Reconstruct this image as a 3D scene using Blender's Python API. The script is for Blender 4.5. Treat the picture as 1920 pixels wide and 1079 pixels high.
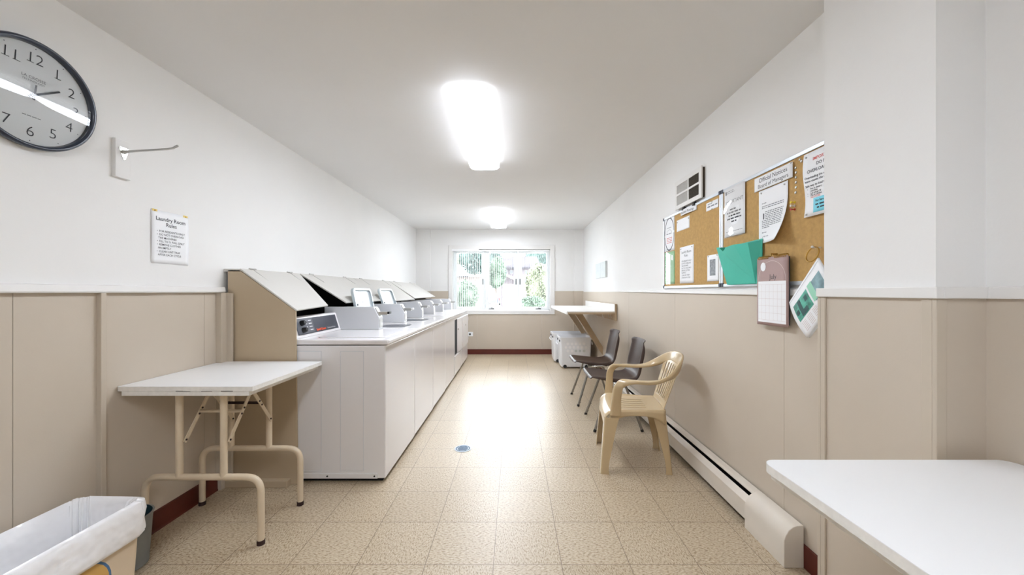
import bpy, bmesh, math, random
from mathutils import Vector, Matrix
random.seed(7)
for o in list(bpy.data.objects):
    bpy.data.objects.remove(o)
SC = bpy.context.scene
COL = SC.collection
R = math.radians

# ------------------------------------------------------------------ camera, world, exposure
H = 1.2215
cd = bpy.data.cameras.new('camera')
cam = bpy.data.objects.new('camera', cd)
COL.objects.link(cam)
cam.location = (0, 0, H)
cam.rotation_euler = (R(90), 0, 0)
cd.sensor_width = 36.0
cd.lens = 36.0 * 693.6 / 1920.0
cd.shift_x = -4.0 / 1920.0
cd.shift_y = 8.1 / 1920.0
cd.clip_start = 0.02
cd.clip_end = 300
SC.camera = cam

SKY_STRENGTH = 13.0
LAMP_STRENGTH = 29.0
w = bpy.data.worlds.new('overcast_sky')
SC.world = w
w.use_nodes = True
nt = w.node_tree
bg = nt.nodes['Background']
tc = nt.nodes.new('ShaderNodeTexCoord')
sx = nt.nodes.new('ShaderNodeSeparateXYZ')
rp = nt.nodes.new('ShaderNodeValToRGB')
rp.color_ramp.elements[0].position = 0.0
rp.color_ramp.elements[0].color = (0.80, 0.86, 0.90, 1)
rp.color_ramp.elements[1].position = 0.6
rp.color_ramp.elements[1].color = (0.92, 0.97, 1.0, 1)
nt.links.new(tc.outputs['Generated'], sx.inputs[0])
nt.links.new(sx.outputs['Z'], rp.inputs[0])
nt.links.new(rp.outputs[0], bg.inputs['Color'])
bg.inputs['Strength'].default_value = SKY_STRENGTH

vs = SC.view_settings
vs.view_transform = 'Standard'
vs.look = 'None'
vs.gamma = 1.0
vs.use_curve_mapping = False
vs.exposure = 0.27
try:
    SC.cycles.max_bounces = 12
    SC.cycles.diffuse_bounces = 8
    SC.cycles.transparent_max_bounces = 24
    SC.cycles.sample_clamp_indirect = 6.0
    SC.cycles.use_denoising = True
except Exception:
    pass

# daylight portal in the window opening
pl = bpy.data.lights.new('window_portal', 'AREA')
pl.shape = 'RECTANGLE'
pl.size, pl.size_y = 1.84, 1.15
try:
    pl.cycles.is_portal = True
except Exception:
    pass
po = bpy.data.objects.new('window_portal', pl)
COL.objects.link(po)
po.location = (-0.241, 7.16, 1.445)
po.rotation_euler = (R(-90), 0, 0)

# ------------------------------------------------------------------ materials
def srgb(c):
    def f(v):
        v = v / 255.0
        return v / 12.92 if v <= 0.04045 else ((v + 0.055) / 1.055) ** 2.4
    return (f(c[0]), f(c[1]), f(c[2]), 1.0)

def mat(name, c, rough=0.5, metal=0.0, spec=0.5, var=0.0, scale=8.0, bump=0.0, bscale=60.0, coat=0.0, bdist=0.004):
    m = bpy.data.materials.new(name)
    m.use_nodes = True
    n = m.node_tree.nodes
    l = m.node_tree.links
    b = n['Principled BSDF']
    col = srgb(c)
    b.inputs['Base Color'].default_value = col
    b.inputs['Roughness'].default_value = rough
    b.inputs['Metallic'].default_value = metal
    b.inputs['Specular IOR Level'].default_value = spec
    if coat:
        b.inputs['Coat Weight'].default_value = coat
        b.inputs['Coat Roughness'].default_value = 0.08
    t = n.new('ShaderNodeTexCoord')
    if var:
        nz = n.new('ShaderNodeTexNoise')
        nz.inputs['Scale'].default_value = scale
        nz.inputs['Detail'].default_value = 4
        cr = n.new('ShaderNodeValToRGB')
        cr.color_ramp.elements[0].position = 0.3
        cr.color_ramp.elements[1].position = 0.7
        cr.color_ramp.elements[0].color = tuple(v * (1 - var) for v in col[:3]) + (1,)
        cr.color_ramp.elements[1].color = tuple(min(1, v * (1 + var)) for v in col[:3]) + (1,)
        l.new(t.outputs['Object'], nz.inputs['Vector'])
        l.new(nz.outputs['Fac'], cr.inputs[0])
        l.new(cr.outputs[0], b.inputs['Base Color'])
    if bump:
        nb = n.new('ShaderNodeTexNoise')
        nb.inputs['Scale'].default_value = bscale
        bp = n.new('ShaderNodeBump')
        bp.inputs['Strength'].default_value = bump
        bp.inputs['Distance'].default_value = bdist
        l.new(t.outputs['Object'], nb.inputs['Vector'])
        l.new(nb.outputs['Fac'], bp.inputs['Height'])
        l.new(bp.outputs[0], b.inputs['Normal'])
    return m

M = {}
M['wall'] = mat('painted_wall', (233, 232, 230), 0.75, var=0.012, scale=3, bump=0.06, bscale=90)
M['ceiling'] = mat('painted_ceiling', (225, 224, 223), 0.85, var=0.01, scale=2, bump=0.05, bscale=70)
M['panel'] = mat('tan_panel', (196, 184, 168), 0.6, var=0.025, scale=2.5, bump=0.04, bscale=120)
M['panel_trim'] = mat('tan_trim', (194, 182, 165), 0.5, var=0.02, scale=6)
M['rail'] = mat('white_rail', (228, 226, 223), 0.5, var=0.015, scale=5)
M['groove'] = mat('dark_groove', (70, 58, 46), 0.9)
M['base'] = mat('oxblood_base', (88, 30, 18), 0.4, var=0.15, scale=6)
M['cab'] = mat('tan_cabinet', (184, 166, 140), 0.6, var=0.04, scale=3, bump=0.03)
M['lid'] = mat('cream_board', (202, 199, 193), 0.55, var=0.015, scale=3)
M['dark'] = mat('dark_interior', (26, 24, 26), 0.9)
M['enamel'] = mat('white_enamel', (226, 223, 223), 0.22, spec=0.5, coat=0.3)
M['enamel2'] = mat('white_painted_steel', (206, 207, 210), 0.3, coat=0.2)
M['lidplastic'] = mat('pale_lid_enamel', (178, 188, 192), 0.3, coat=0.2)
M['cpanel'] = mat('charcoal_panel', (66, 68, 76), 0.35, var=0.1, scale=10)
M['cpanel2'] = mat('grey_panel', (96, 98, 104), 0.4)
M['black'] = mat('black_plastic', (22, 22, 24), 0.4)
M['orange'] = mat('orange_print', (226, 84, 40), 0.5)
M['whiteprint'] = mat('white_print', (225, 225, 225), 0.5)
M['steel'] = mat('steel', (190, 188, 184), 0.28, metal=1.0)
M['chrome'] = mat('chrome', (205, 203, 198), 0.18, metal=1.0)
M['brass'] = mat('brass', (190, 150, 80), 0.3, metal=1.0)
M['laminate'] = mat('white_laminate', (234, 234, 234), 0.32, var=0.01, scale=4)
M['edge'] = mat('worn_white_edge', (226, 223, 217), 0.6, var=0.06, scale=45)
M['legpaint'] = mat('cream_tube_paint', (209, 192, 166), 0.4, var=0.04, scale=15)
M['rubber'] = mat('dark_rubber', (48, 26, 24), 0.7)
M['liner'] = mat('white_plastic_liner', (244, 244, 246), 0.16, bump=1.0, bscale=10, bdist=0.02)
M['binbody'] = mat('beige_bin', (214, 194, 166), 0.55, var=0.02)
M['galv'] = mat('galvanised_metal', (138, 142, 142), 0.5, metal=0.35, var=0.12, scale=9)
M['teal'] = mat('teal_inside', (38, 66, 74), 0.5)
M['binblue'] = mat('blue_arc', (74, 112, 150), 0.5)
M['binocre'] = mat('ochre_disc', (206, 164, 92), 0.5)
M['clockrim'] = mat('navy_black_rim', (30, 40, 58), 0.3, coat=0.3)
M['clockface'] = mat('clock_paper', (242, 245, 246), 0.6)
M['ink'] = mat('dark_ink', (52, 56, 62), 0.7)
M['greyink'] = mat('grey_ink', (138, 140, 146), 0.8)
M['redink'] = mat('red_ink', (206, 90, 84), 0.8)
M['paper'] = mat('white_paper', (240, 241, 243), 0.7)
M['tape'] = mat('yellow_tape', (232, 208, 120), 0.4)
M['cork'] = mat('cork', (184, 148, 92), 0.9, var=0.10, scale=55, bump=0.15, bscale=180)
M['alu'] = mat('aluminium_frame', (205, 210, 216), 0.35, metal=0.6)
M['corner'] = mat('navy_corner', (40, 46, 62), 0.5)
M['green'] = mat('green_card', (72, 190, 168), 0.5, var=0.02)
M['green2'] = mat('leaf_green_print', (120, 182, 122), 0.5, var=0.10, scale=9)
M['cyan'] = mat('cyan_note', (128, 214, 232), 0.7)
M['mauve'] = mat('mauve_print', (172, 146, 142), 0.6, var=0.02)
M['mauveline'] = mat('pale_mauve_line', (206, 190, 186), 0.7)
M['yellow'] = mat('yellow_pin', (214, 190, 50), 0.3)
M['red'] = mat('red_pin', (176, 52, 36), 0.3)
M['clear'] = mat('clear_pin', (214, 210, 200), 0.15)
M['photo'] = mat('teal_photo_print', (70, 150, 130), 0.5, var=0.55, scale=28)
M['photo2'] = mat('grey_photo_print', (120, 150, 156), 0.5, var=0.45, scale=22)
M['photo3'] = mat('bw_photo_print', (130, 134, 138), 0.5, var=0.6, scale=60)
M['grille'] = mat('dark_grille', (78, 72, 64), 0.8, var=0.35, scale=120)
M['grille2'] = mat('pale_grille', (206, 205, 202), 0.7, var=0.03, scale=60)
M['heater'] = mat('cream_heater_paint', (214, 205, 192), 0.45, var=0.03, scale=8)
M['brown'] = mat('brown_shell_plastic', (62, 46, 39), 0.38, spec=0.3, var=0.05, scale=12, bump=0.05, bscale=250)
M['darksteel'] = mat('dull_steel_tube', (150, 146, 140), 0.35, metal=0.9)
M['mono'] = mat('tan_moulded_plastic', (188, 165, 128), 0.24, coat=0.25, var=0.03, scale=5)
M['basket'] = mat('white_basket_plastic', (238, 240, 244), 0.35)
M['hole'] = mat('pale_hole', (250, 250, 252), 0.6)
M['plaque'] = mat('pale_plaque', (206, 212, 212), 0.6, var=0.04, scale=12)
M['shelfwood'] = mat('tan_painted_wood', (176, 154, 124), 0.55, var=0.06, scale=8)
M['shelftop'] = mat('cream_shelf_laminate', (236, 234, 230), 0.4)
M['vinyl'] = mat('white_window_vinyl', (238, 238, 238), 0.4)
M['handle'] = mat('grey_window_handle', (96, 94, 92), 0.4)
M['vane'] = mat('white_blind_vane', (240, 246, 248), 0.6)
M['drainblue'] = mat('blue_grey_drain', (74, 100, 124), 0.5, metal=0.3)
M['drainrim'] = mat('pale_drain_rim', (214, 220, 226), 0.4)
M['outlet'] = mat('outlet_white', (238, 240, 242), 0.4)
M['ground'] = mat('pale_concrete', (214, 212, 208), 0.9, var=0.04, scale=0.6)
M['grass'] = mat('lawn', (84, 94, 78), 0.95, var=0.12, scale=2)
M['leafa'] = mat('leaf_mid', (76, 92, 78), 0.8, var=0.25, scale=1.8)
M['leafb'] = mat('leaf_deep', (62, 80, 76), 0.8, var=0.25, scale=1.8)
M['leafc'] = mat('leaf_yellow', (98, 104, 84), 0.8, var=0.2, scale=1.8)
M['bark'] = mat('bark', (90, 82, 78), 0.9, var=0.2, scale=6)
M['housewall'] = mat('mauve_siding', (98, 92, 97), 0.8, var=0.04, scale=1.5)
M['housewhite'] = mat('white_siding', (130, 128, 128), 0.8, var=0.02, scale=1.5)
M['roof'] = mat('grey_shingle', (80, 78, 84), 0.9, var=0.1, scale=5)
M['darkglass'] = mat('dark_pane', (70, 76, 84), 0.2)
M['eave'] = mat('dark_eave', (40, 38, 44), 0.7)
M['brick'] = mat('pinkish_brick', (108, 100, 98), 0.85, var=0.06, scale=6)
M['car'] = mat('grey_car_paint', (82, 86, 98), 0.25, coat=0.5)
M['carred'] = mat('tail_light_red', (190, 60, 60), 0.3)
M['tyre'] = mat('tyre', (40, 40, 42), 0.8)
M['clockglass'] = None

def glass_mat(name, refl=0.9, tint=(1, 1, 1, 1), ior=1.5):
    m = bpy.data.materials.new(name)
    m.use_nodes = True
    n = m.node_tree.nodes
    l = m.node_tree.links
    n.clear()
    out = n.new('ShaderNodeOutputMaterial')
    tr = n.new('ShaderNodeBsdfTransparent')
    tr.inputs[0].default_value = tint
    gl = n.new('ShaderNodeBsdfGlossy')
    gl.inputs['Roughness'].default_value = 0.02
    fr = n.new('ShaderNodeFresnel')
    fr.inputs['IOR'].default_value = ior
    mx = n.new('ShaderNodeMixShader')
    ml = n.new('ShaderNodeMath')
    ml.operation = 'MULTIPLY'
    ml.inputs[1].default_value = refl
    l.new(fr.outputs[0], ml.inputs[0])
    l.new(ml.outputs[0], mx.inputs[0])
    l.new(tr.outputs[0], mx.inputs[1])
    l.new(gl.outputs[0], mx.inputs[2])
    l.new(mx.outputs[0], out.inputs[0])
    return m
M['glass'] = glass_mat('window_glass')
M['clockglass'] = glass_mat('clock_glass', 1.0, ior=1.40)
M['sleeve'] = glass_mat('clear_sleeve', 0.3)

def emis_mat(name, c, s):
    m = bpy.data.materials.new(name)
    m.use_nodes = True
    b = m.node_tree.nodes['Principled BSDF']
    b.inputs['Base Color'].default_value = (0.9, 0.9, 0.9, 1)
    b.inputs['Emission Color'].default_value = c
    b.inputs['Emission Strength'].default_value = s
    return m
M['lamp'] = emis_mat('lit_diffuser', (0.90, 0.965, 1.07, 1), LAMP_STRENGTH)
M['lampside'] = emis_mat('lit_diffuser_side', (0.90, 0.965, 1.07, 1), 2.6)

def floor_mat():
    m = bpy.data.materials.new('speckled_vinyl_tile')
    m.use_nodes = True
    n = m.node_tree.nodes
    l = m.node_tree.links
    b = n['Principled BSDF']
    t = n.new('ShaderNodeTexCoord')
    mp = n.new('ShaderNodeMapping')
    T = 0.305
    mp.inputs['Location'].default_value = (0.0926, -(2.570 - 8 * T), 0)
    l.new(t.outputs['Object'], mp.inputs['Vector'])
    # joint lines
    br = n.new('ShaderNodeTexBrick')
    br.offset = 0.0
    br.squash = 1.0
    br.inputs['Scale'].default_value = 1.0
    br.inputs['Brick Width'].default_value = T
    br.inputs['Row Height'].default_value = T
    br.inputs['Mortar Size'].default_value = 0.0017
    br.inputs['Mortar Smooth'].default_value = 0.3
    br.inputs['Bias'].default_value = 0.0
    br.inputs['Color1'].default_value = (0.0, 0.0, 0.0, 1)
    br.inputs['Color2'].default_value = (1.0, 1.0, 1.0, 1)
    br.inputs['Mortar'].default_value = (0.5, 0.5, 0.5, 1)
    l.new(mp.outputs[0], br.inputs['Vector'])
    ck = n.new('ShaderNodeTexChecker')
    ck.inputs['Scale'].default_value = 1.0 / T
    l.new(mp.outputs[0], ck.inputs['Vector'])
    def streak(sx_, sy_):
        k = n.new('ShaderNodeMapping')
        k.inputs['Scale'].default_value = (sx_, sy_, 1)
        k.inputs['Rotation'].default_value = (0, 0, 0.35)
        l.new(mp.outputs[0], k.inputs['Vector'])
        z = n.new('ShaderNodeTexNoise')
        z.inputs['Scale'].default_value = 1.0
        z.inputs['Detail'].default_value = 3
        z.inputs['Roughness'].default_value = 0.6
        l.new(k.outputs[0], z.inputs['Vector'])
        return z
    za, zb = streak(70, 190), streak(190, 70)
    mx = n.new('ShaderNodeMix')
    mx.data_type = 'FLOAT'
    l.new(ck.outputs['Fac'], mx.inputs[0])
    l.new(za.outputs['Fac'], mx.inputs[2])
    l.new(zb.outputs['Fac'], mx.inputs[3])
    cr = n.new('ShaderNodeValToRGB')
    e = cr.color_ramp.elements
    e[0].position = 0.30
    e[0].color = srgb((120, 97, 68))
    e[1].position = 0.74
    e[1].color = srgb((228, 220, 204))
    for p, c in ((0.42, (158, 136, 106)), (0.48, (187, 170, 144)), (0.60, (194, 178, 153))):
        x = e.new(p)
        x.color = srgb(c)
    l.new(mx.outputs[0], cr.inputs[0])
    # per tile tint
    tint = n.new('ShaderNodeMix')
    tint.data_type = 'RGBA'
    tint.blend_type = 'MULTIPLY'
    tint.inputs[0].default_value = 1.0
    tr = n.new('ShaderNodeValToRGB')
    tr.color_ramp.elements[0].color = (0.90, 0.885, 0.86, 1)
    tr.color_ramp.elements[1].color = (1.0, 1.0, 1.0, 1)
    l.new(br.outputs['Color'], tr.inputs[0])
    l.new(cr.outputs[0], tint.inputs[6])
    l.new(tr.outputs[0], tint.inputs[7])
    jm = n.new('ShaderNodeMix')
    jm.data_type = 'RGBA'
    l.new(br.outputs['Fac'], jm.inputs[0])
    l.new(tint.outputs[2], jm.inputs[6])
    jm.inputs[7].default_value = srgb((112, 92, 70))
    l.new(jm.outputs[2], b.inputs['Base Color'])
    b.inputs['Roughness'].default_value = 0.3
    b.inputs['Specular IOR Level'].default_value = 0.5
    b.inputs['Coat Weight'].default_value = 0.5
    b.inputs['Coat Roughness'].default_value = 0.36
    b.inputs['Coat IOR'].default_value = 1.6
    nr = n.new('ShaderNodeTexNoise')
    nr.inputs['Scale'].default_value = 2.5
    nr.inputs['Detail'].default_value = 3
    l.new(t.outputs['Object'], nr.inputs['Vector'])
    rr = n.new('ShaderNodeMapRange')
    rr.inputs[3].default_value = 0.38
    rr.inputs[4].default_value = 0.43
    l.new(nr.outputs['Fac'], rr.inputs[0])
    l.new(rr.outputs[0], b.inputs['Roughness'])
    return m
M['floor'] = floor_mat()

# ------------------------------------------------------------------ mesh helpers
class MB:
    def __init__(s):
        s.bm = bmesh.new()
    def face(s, pts):
        return s.bm.faces.new([s.bm.verts.new(p) for p in pts])
    def box(s, x0, x1, y0, y1, z0, z1, mt=None):
        v = [Vector(p) for p in ((x0, y0, z0), (x1, y0, z0), (x1, y1, z0), (x0, y1, z0),
                                 (x0, y0, z1), (x1, y0, z1), (x1, y1, z1), (x0, y1, z1))]
        if mt is not None:
            v = [mt @ p for p in v]
        vv = [s.bm.verts.new(p) for p in v]
        for f in ((0, 3, 2, 1), (4, 5, 6, 7), (0, 1, 5, 4), (1, 2, 6, 5), (2, 3, 7, 6), (3, 0, 4, 7)):
            s.bm.faces.new([vv[i] for i in f])
        return s
    def prism(s, poly, axis, a0, a1, mt=None):
        # poly: 2-D points, extruded along axis: 'y' -> (x,z), 'x' -> (y,z), 'z' -> (x,y)
        def P(p, a):
            q = {'y': (p[0], a, p[1]), 'x': (a, p[0], p[1]), 'z': (p[0], p[1], a)}[axis]
            return mt @ Vector(q) if mt is not None else Vector(q)
        A = [s.bm.verts.new(P(p, a0)) for p in poly]
        B = [s.bm.verts.new(P(p, a1)) for p in poly]
        n = len(poly)
        s.bm.faces.new(A[::-1])
        s.bm.faces.new(B)
        for i in range(n):
            j = (i + 1) % n
            s.bm.faces.new([A[i], A[j], B[j], B[i]])
        return s
    def rings(s, rings, cap=True, closed=False):
        rr = [[s.bm.verts.new(p) for p in r] for r in rings]
        n = len(rr[0])
        m = len(rr)
        for i in range(m if closed else m - 1):
            a, b = rr[i], rr[(i + 1) % m]
            for k in range(n):
                j = (k + 1) % n
                s.bm.faces.new([a[k], a[j], b[j], b[k]])
        if cap and not closed:
            s.bm.faces.new(rr[0][::-1])
            s.bm.faces.new(rr[-1])
        return s
    def tube(s, pts, r, n=12, closed=False):
        pts = [Vector(p) for p in pts]
        rs = r if isinstance(r, (list, tuple)) else [r] * len(pts)
        out = []
        up = None
        m = len(pts)
        for i, p in enumerate(pts):
            if closed:
                t = (pts[(i + 1) % m] - pts[i - 1]).normalized()
            else:
                t = (pts[min(i + 1, m - 1)] - pts[max(i - 1, 0)]).normalized()
            if up is None:
                up = Vector((0, 0, 1)) if abs(t.z) < 0.9 else Vector((1, 0, 0))
            a = t.cross(up)
            if a.length < 1e-6:
                a = t.orthogonal()
            a.normalize()
            up = a.cross(t).normalized()
            out.append([p + (a * math.cos(2 * math.pi * k / n) + up * math.sin(2 * math.pi * k / n)) * rs[i] for k in range(n)])
        return s.rings(out, True, closed)
    def lathe(s, prof, c=(0, 0, 0), n=32, axis='z', cap=True):
        out = []
        for r, h in prof:
            ring = []
            for k in range(n):
                a = 2 * math.pi * k / n
                u, v = r * math.cos(a), r * math.sin(a)
                q = {'z': (u, v, h), 'x': (h, u, v), 'y': (u, h, v)}[axis]
                ring.append(Vector(q) + Vector(c))
            out.append(ring)
        return s.rings(out, cap)
    def grid(s, fn, nu, nv, skip=None):
        g = [[s.bm.verts.new(fn(i / nu, j / nv)) for j in range(nv + 1)] for i in range(nu + 1)]
        for i in range(nu):
            for j in range(nv):
                if skip and skip((i + 0.5) / nu, (j + 0.5) / nv):
                    continue
                s.bm.faces.new([g[i][j], g[i + 1][j], g[i + 1][j + 1], g[i][j + 1]])
        return s
    def sphere(s, c, r, sub=2, sc=(1, 1, 1)):
        mt = Matrix.Translation(c) @ Matrix.Diagonal((r * sc[0], r * sc[1], r * sc[2], 1))
        bmesh.ops.create_icosphere(s.bm, subdivisions=sub, radius=1, matrix=mt)
        return s
    def text(s, body, size, fn, a=0, b=0, align='LEFT', bold=0.0, lift=0.0009):
        # fn(a, b, d): a = to the reader's right, b = up, d = out of the surface
        cu = bpy.data.curves.new('t', 'FONT')
        cu.body = body
        cu.size = size
        cu.align_x = align
        cu.offset = bold
        cu.resolution_u = 3
        ob = bpy.data.objects.new('t', cu)
        COL.objects.link(ob)
        me = bpy.data.meshes.new_from_object(ob.evaluated_get(bpy.context.evaluated_depsgraph_get()))
        bpy.data.objects.remove(ob)
        bpy.data.curves.remove(cu)
        vv = [s.bm.verts.new(fn(a + v.co.x, b + v.co.y, lift)) for v in me.vertices]
        for p in me.polygons:
            try:
                s.bm.faces.new([vv[i] for i in p.vertices])
            except ValueError:
                pass
        bpy.data.meshes.remove(me)
        return s
    def strip(s, fn, a0, a1, b0, b1, lift=0.0009, n=1):
        for k in range(n):
            x0, x1 = a0 + (a1 - a0) * k / n, a0 + (a1 - a0) * (k + 1) / n
            s.face([fn(x0, b0, lift), fn(x1, b0, lift), fn(x1, b1, lift), fn(x0, b1, lift)])
        return s
    def dashes(s, fn, a0, a1, b, h, seed=0):
        rnd = random.Random(seed)
        x = a0
        while x < a1 - h:
            L = min(a1 - x, h * rnd.uniform(1.6, 5.5))
            s.strip(fn, x, x + L, b, b + h)
            x += L + h * 0.9
        return s
    def build(s, name, m, parent=None, org=None, bevel=0.0, seg=2, smooth=40, solid=0.0, solid_off=0.0, sub=0):
        me = bpy.data.meshes.new(name)
        bmesh.ops.recalc_face_normals(s.bm, faces=s.bm.faces)
        s.bm.to_mesh(me)
        s.bm.free()
        me.materials.append(m)
        if org is None and parent is not None:
            r = parent
            while r.parent is not None:
                r = r.parent
            org = r.get('_o')
        if org is not None:
            me.transform(Matrix.Translation(-Vector(org)))
        if smooth:
            for p in me.polygons:
                p.use_smooth = True
            me.set_sharp_from_angle(angle=R(smooth))
        ob = bpy.data.objects.new(name, me)
        COL.objects.link(ob)
        if parent is not None:
            ob.parent = parent
        elif org is not None:
            ob.location = org
        if solid:
            md = ob.modifiers.new('thickness', 'SOLIDIFY')
            md.thickness = solid
            md.offset = solid_off
        if sub:
            md = ob.modifiers.new('smooth', 'SUBSURF')
            md.levels = sub
            md.render_levels = sub
        if bevel:
            md = ob.modifiers.new('bevel', 'BEVEL')
            md.width = bevel
            md.segments = seg
            md.limit_method = 'ANGLE'
            md.angle_limit = R(35)
        return ob

def tag(o, label, cat, group=None, kind=None):
    o['label'] = label
    o['category'] = cat
    if group:
        o['group'] = group
    if kind:
        o['kind'] = kind
    return o

def thing(name, loc, label, cat, group=None, local=False, rz=0.0):
    o = bpy.data.objects.new(name, None)
    COL.objects.link(o)
    o.location = loc
    o.empty_display_size = 0.1
    if not local:
        o['_o'] = tuple(loc)
    o.rotation_euler = (0, 0, rz)
    return tag(o, label, cat, group)

def struct(o, label=None, cat=None):
    o['kind'] = 'structure'
    if label:
        o['label'] = label
        o['category'] = cat
    return o

def copy_tree(o, parent=None):
    c = o.copy()
    COL.objects.link(c)
    if parent is not None:
        c.parent = parent
    for ch in [k for k in bpy.data.objects if k.parent == o]:
        copy_tree(ch, c)
    return c

def roundrect(x0, x1, z0, z1, r, n=5):
    out = []
    for cx, cz, a0 in ((x1 - r, z1 - r, 0), (x0 + r, z1 - r, 90), (x0 + r, z0 + r, 180), (x1 - r, z0 + r, 270)):
        for k in range(n + 1):
            a = R(a0 + 90 * k / n)
            out.append((cx + r * math.cos(a), cz + r * math.sin(a)))
    return out

def arcpath(pts, r, n=6):
    # round the corners of a polyline
    P = [Vector(p) for p in pts]
    out = [P[0]]
    for i in range(1, len(P) - 1):
        a = (P[i - 1] - P[i])
        b = (P[i + 1] - P[i])
        d = min(r, a.length * 0.49, b.length * 0.49)
        A, B = P[i] + a.normalized() * d, P[i] + b.normalized() * d
        for k in range(n + 1):
            t = k / n
            out.append(A * (1 - t) ** 2 + P[i] * 2 * t * (1 - t) + B * t ** 2)
    out.append(P[-1])
    return out

def fz(y):
    # the floor climbs a few centimetres towards the window, away from the drain
    return 0.0 if y < 3.0 else 0.046 * (y - 3.0) / 3.97

# ------------------------------------------------------------------ room shell
XL, XR, YF, YB, ZC = -1.843, 1.30, 6.97, -2.6, 2.395
b = MB()
fy0, fy1 = YB - 0.1, YF + 0.12
b.prism([(fy0, -0.06), (fy1, -0.06), (fy1, fz(fy1)), (3.0, 0.0), (fy0, 0.0)], 'x', XL - 0.1, XR + 0.1)
floor = struct(b.build('floor', M['floor'], smooth=0))
b = MB()
b.box(XL - 0.15, XR + 0.15, YB - 0.15, YF + 0.15, ZC, ZC + 0.1)
struct(b.build('ceiling', M['ceiling'], smooth=0))
b = MB(); b.box(XL - 0.12, XL, YB - 0.12, YF + 0.12, -0.05, ZC + 0.02)
struct(b.build('wall_left', M['wall'], smooth=0))
b = MB(); b.box(XR, XR + 0.12, YB - 0.12, YF + 0.12, -0.05, ZC + 0.02)
struct(b.build('wall_right', M['wall'], smooth=0))
b = MB(); b.box(XL, XR, YB - 0.12, YB, -0.05, ZC + 0.02)
struct(b.build('wall_back', M['wall'], smooth=0))
# far wall with the window opening
WX0, WX1, WZ0, WZ1 = -1.159, 0.677, 0.869, 2.02
b = MB()
b.box(XL, WX0, YF, YF + 0.16, -0.05, ZC + 0.02)
b.box(WX1, XR, YF, YF + 0.16, -0.05, ZC + 0.02)
b.box(WX0, WX1, YF, YF + 0.16, -0.05, WZ0)
b.box(WX0, WX1, YF, YF + 0.16, WZ1, ZC + 0.02)
struct(b.build('wall_far', M['wall'], smooth=0))
# corner columns at the far wall (upper, painted)
b = MB()
b.box(XL, -1.575, YF - 0.03, YF, 1.235, ZC)
struct(b.build('trim_1', M['wall'], smooth=0))
b = MB()
b.box(1.125, XR, YF - 0.03, YF, 1.235, ZC)
struct(b.build('trim_2', M['wall'], smooth=0))
# pilaster on the right, close to the camera
PX, PY0, PY1 = 1.163, 1.02, 1.388
b = MB(); b.box(PX, XR, PY0, PY1, -0.02, ZC)
struct(b.build('wall_pilaster', M['wall'], smooth=0))

def panels(name, face, back, cuts, axis, z0, z1, gap=0.002):
    b = MB()
    for a0, a1 in zip(cuts[:-1], cuts[1:]):
        lo, hi = min(face, back), max(face, back)
        if axis == 'y':
            b.box(lo, hi, a0 + gap / 2, a1 - gap / 2, z0, z1)
        else:
            b.box(a0 + gap / 2, a1 - gap / 2, lo, hi, z0, z1)
    o = struct(b.build(name, M['panel'], smooth=0))
    return o
def backing(name, x0, x1, y0, y1, z0, z1):
    b = MB(); b.box(x0, x1, y0, y1, z0, z1)
    return struct(b.build(name, M['groove'], smooth=0))
FZ = 1.235
ZR = 1.2165
backing('trim_3', XL, XL + 0.002, YB, YF, 0, ZR + 0.002)
panels('trim_4', XL + 0.008, XL + 0.002, [YB, -1.05, 0.15, 1.354, 2.19, 3.39, 4.6, 5.8, YF], 'y', 0.0, ZR)
backing('trim_5', XR - 0.002, XR, PY1, YF, 0, 1.204)
panels('trim_6', XR - 0.010, XR - 0.002, [PY1, 1.768, 2.97, 4.17, YF], 'y', 0.0, 1.222)
backing('trim_7', XR - 0.002, XR, YB, PY0, 0, 1.204)
panels('trim_8', XR - 0.008, XR - 0.002, [YB, -1.4, -0.2, PY0], 'y', 0.0, 1.204)
# pilaster panels
b = MB()
b.box(PX - 0.008, PX, PY0 - 0.008, PY1, 0, 1.204)
b.box(PX, XR - 0.002, PY0 - 0.008, PY0, 0, 1.204)
struct(b.build('trim_9', M['panel'], smooth=0))
# far wainscot
b = MB()
for x0, x1 in ((XL, -1.578), (-1.572, WX0 - 0.07)):
    b.box(x0, x1, YF - (0.036 if x0 < -1.6 else 0.008), YF, 0.03, FZ)
for x0, x1 in ((WX1 + 0.08, 1.122), (1.128, XR)):
    b.box(x0, x1, YF - (0.036 if x1 > 1.2 else 0.008), YF, 0.03, FZ)
for x0, x1 in ((WX0 - 0.07, -0.70), (-0.697, 0.52), (0.523, WX1 + 0.08)):
    b.box(x0, x1, YF - 0.008, YF, 0.03, 0.80)
struct(b.build('trim_10', M['panel'], smooth=0))
b = MB(); b.box(1.112, 1.132, YF - 0.046, YF, 0.03, FZ)
struct(b.build('trim_11', M['panel_trim'], smooth=0))
# rails
b = MB()
b.prism([(XL, ZR), (XL + 0.028, ZR), (XL + 0.032, ZR + 0.006), (XL + 0.026, ZR + 0.034), (XL, ZR + 0.036)], 'y', YB, 2.326)
struct(b.build('trim_12', M['rail'], smooth=0, bevel=0.002))
b = MB()
b.rings([[Vector((x, y, z)) for x, z in ((XR, zb), (XR - 0.022, zb), (XR - 0.020, 1.234), (XR, 1.236))] for y, zb in ((PY1, 1.203), (1.95, 1.205), (3.2, 1.2125), (4.5, 1.2215))])
struct(b.build('trim_13', M['rail'], smooth=0, bevel=0.002))
b = MB()
b.prism([(XR, 1.203), (XR - 0.02, 1.203), (XR - 0.02, 1.234), (XR, 1.236)], 'y', YB, PY0 - 0.02)
b.box(PX - 0.02, PX, PY0 - 0.02, PY1 + 0.014, 1.203, 1.235)
b.box(PX, XR, PY0 - 0.02, PY0, 1.203, 1.235)
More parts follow.
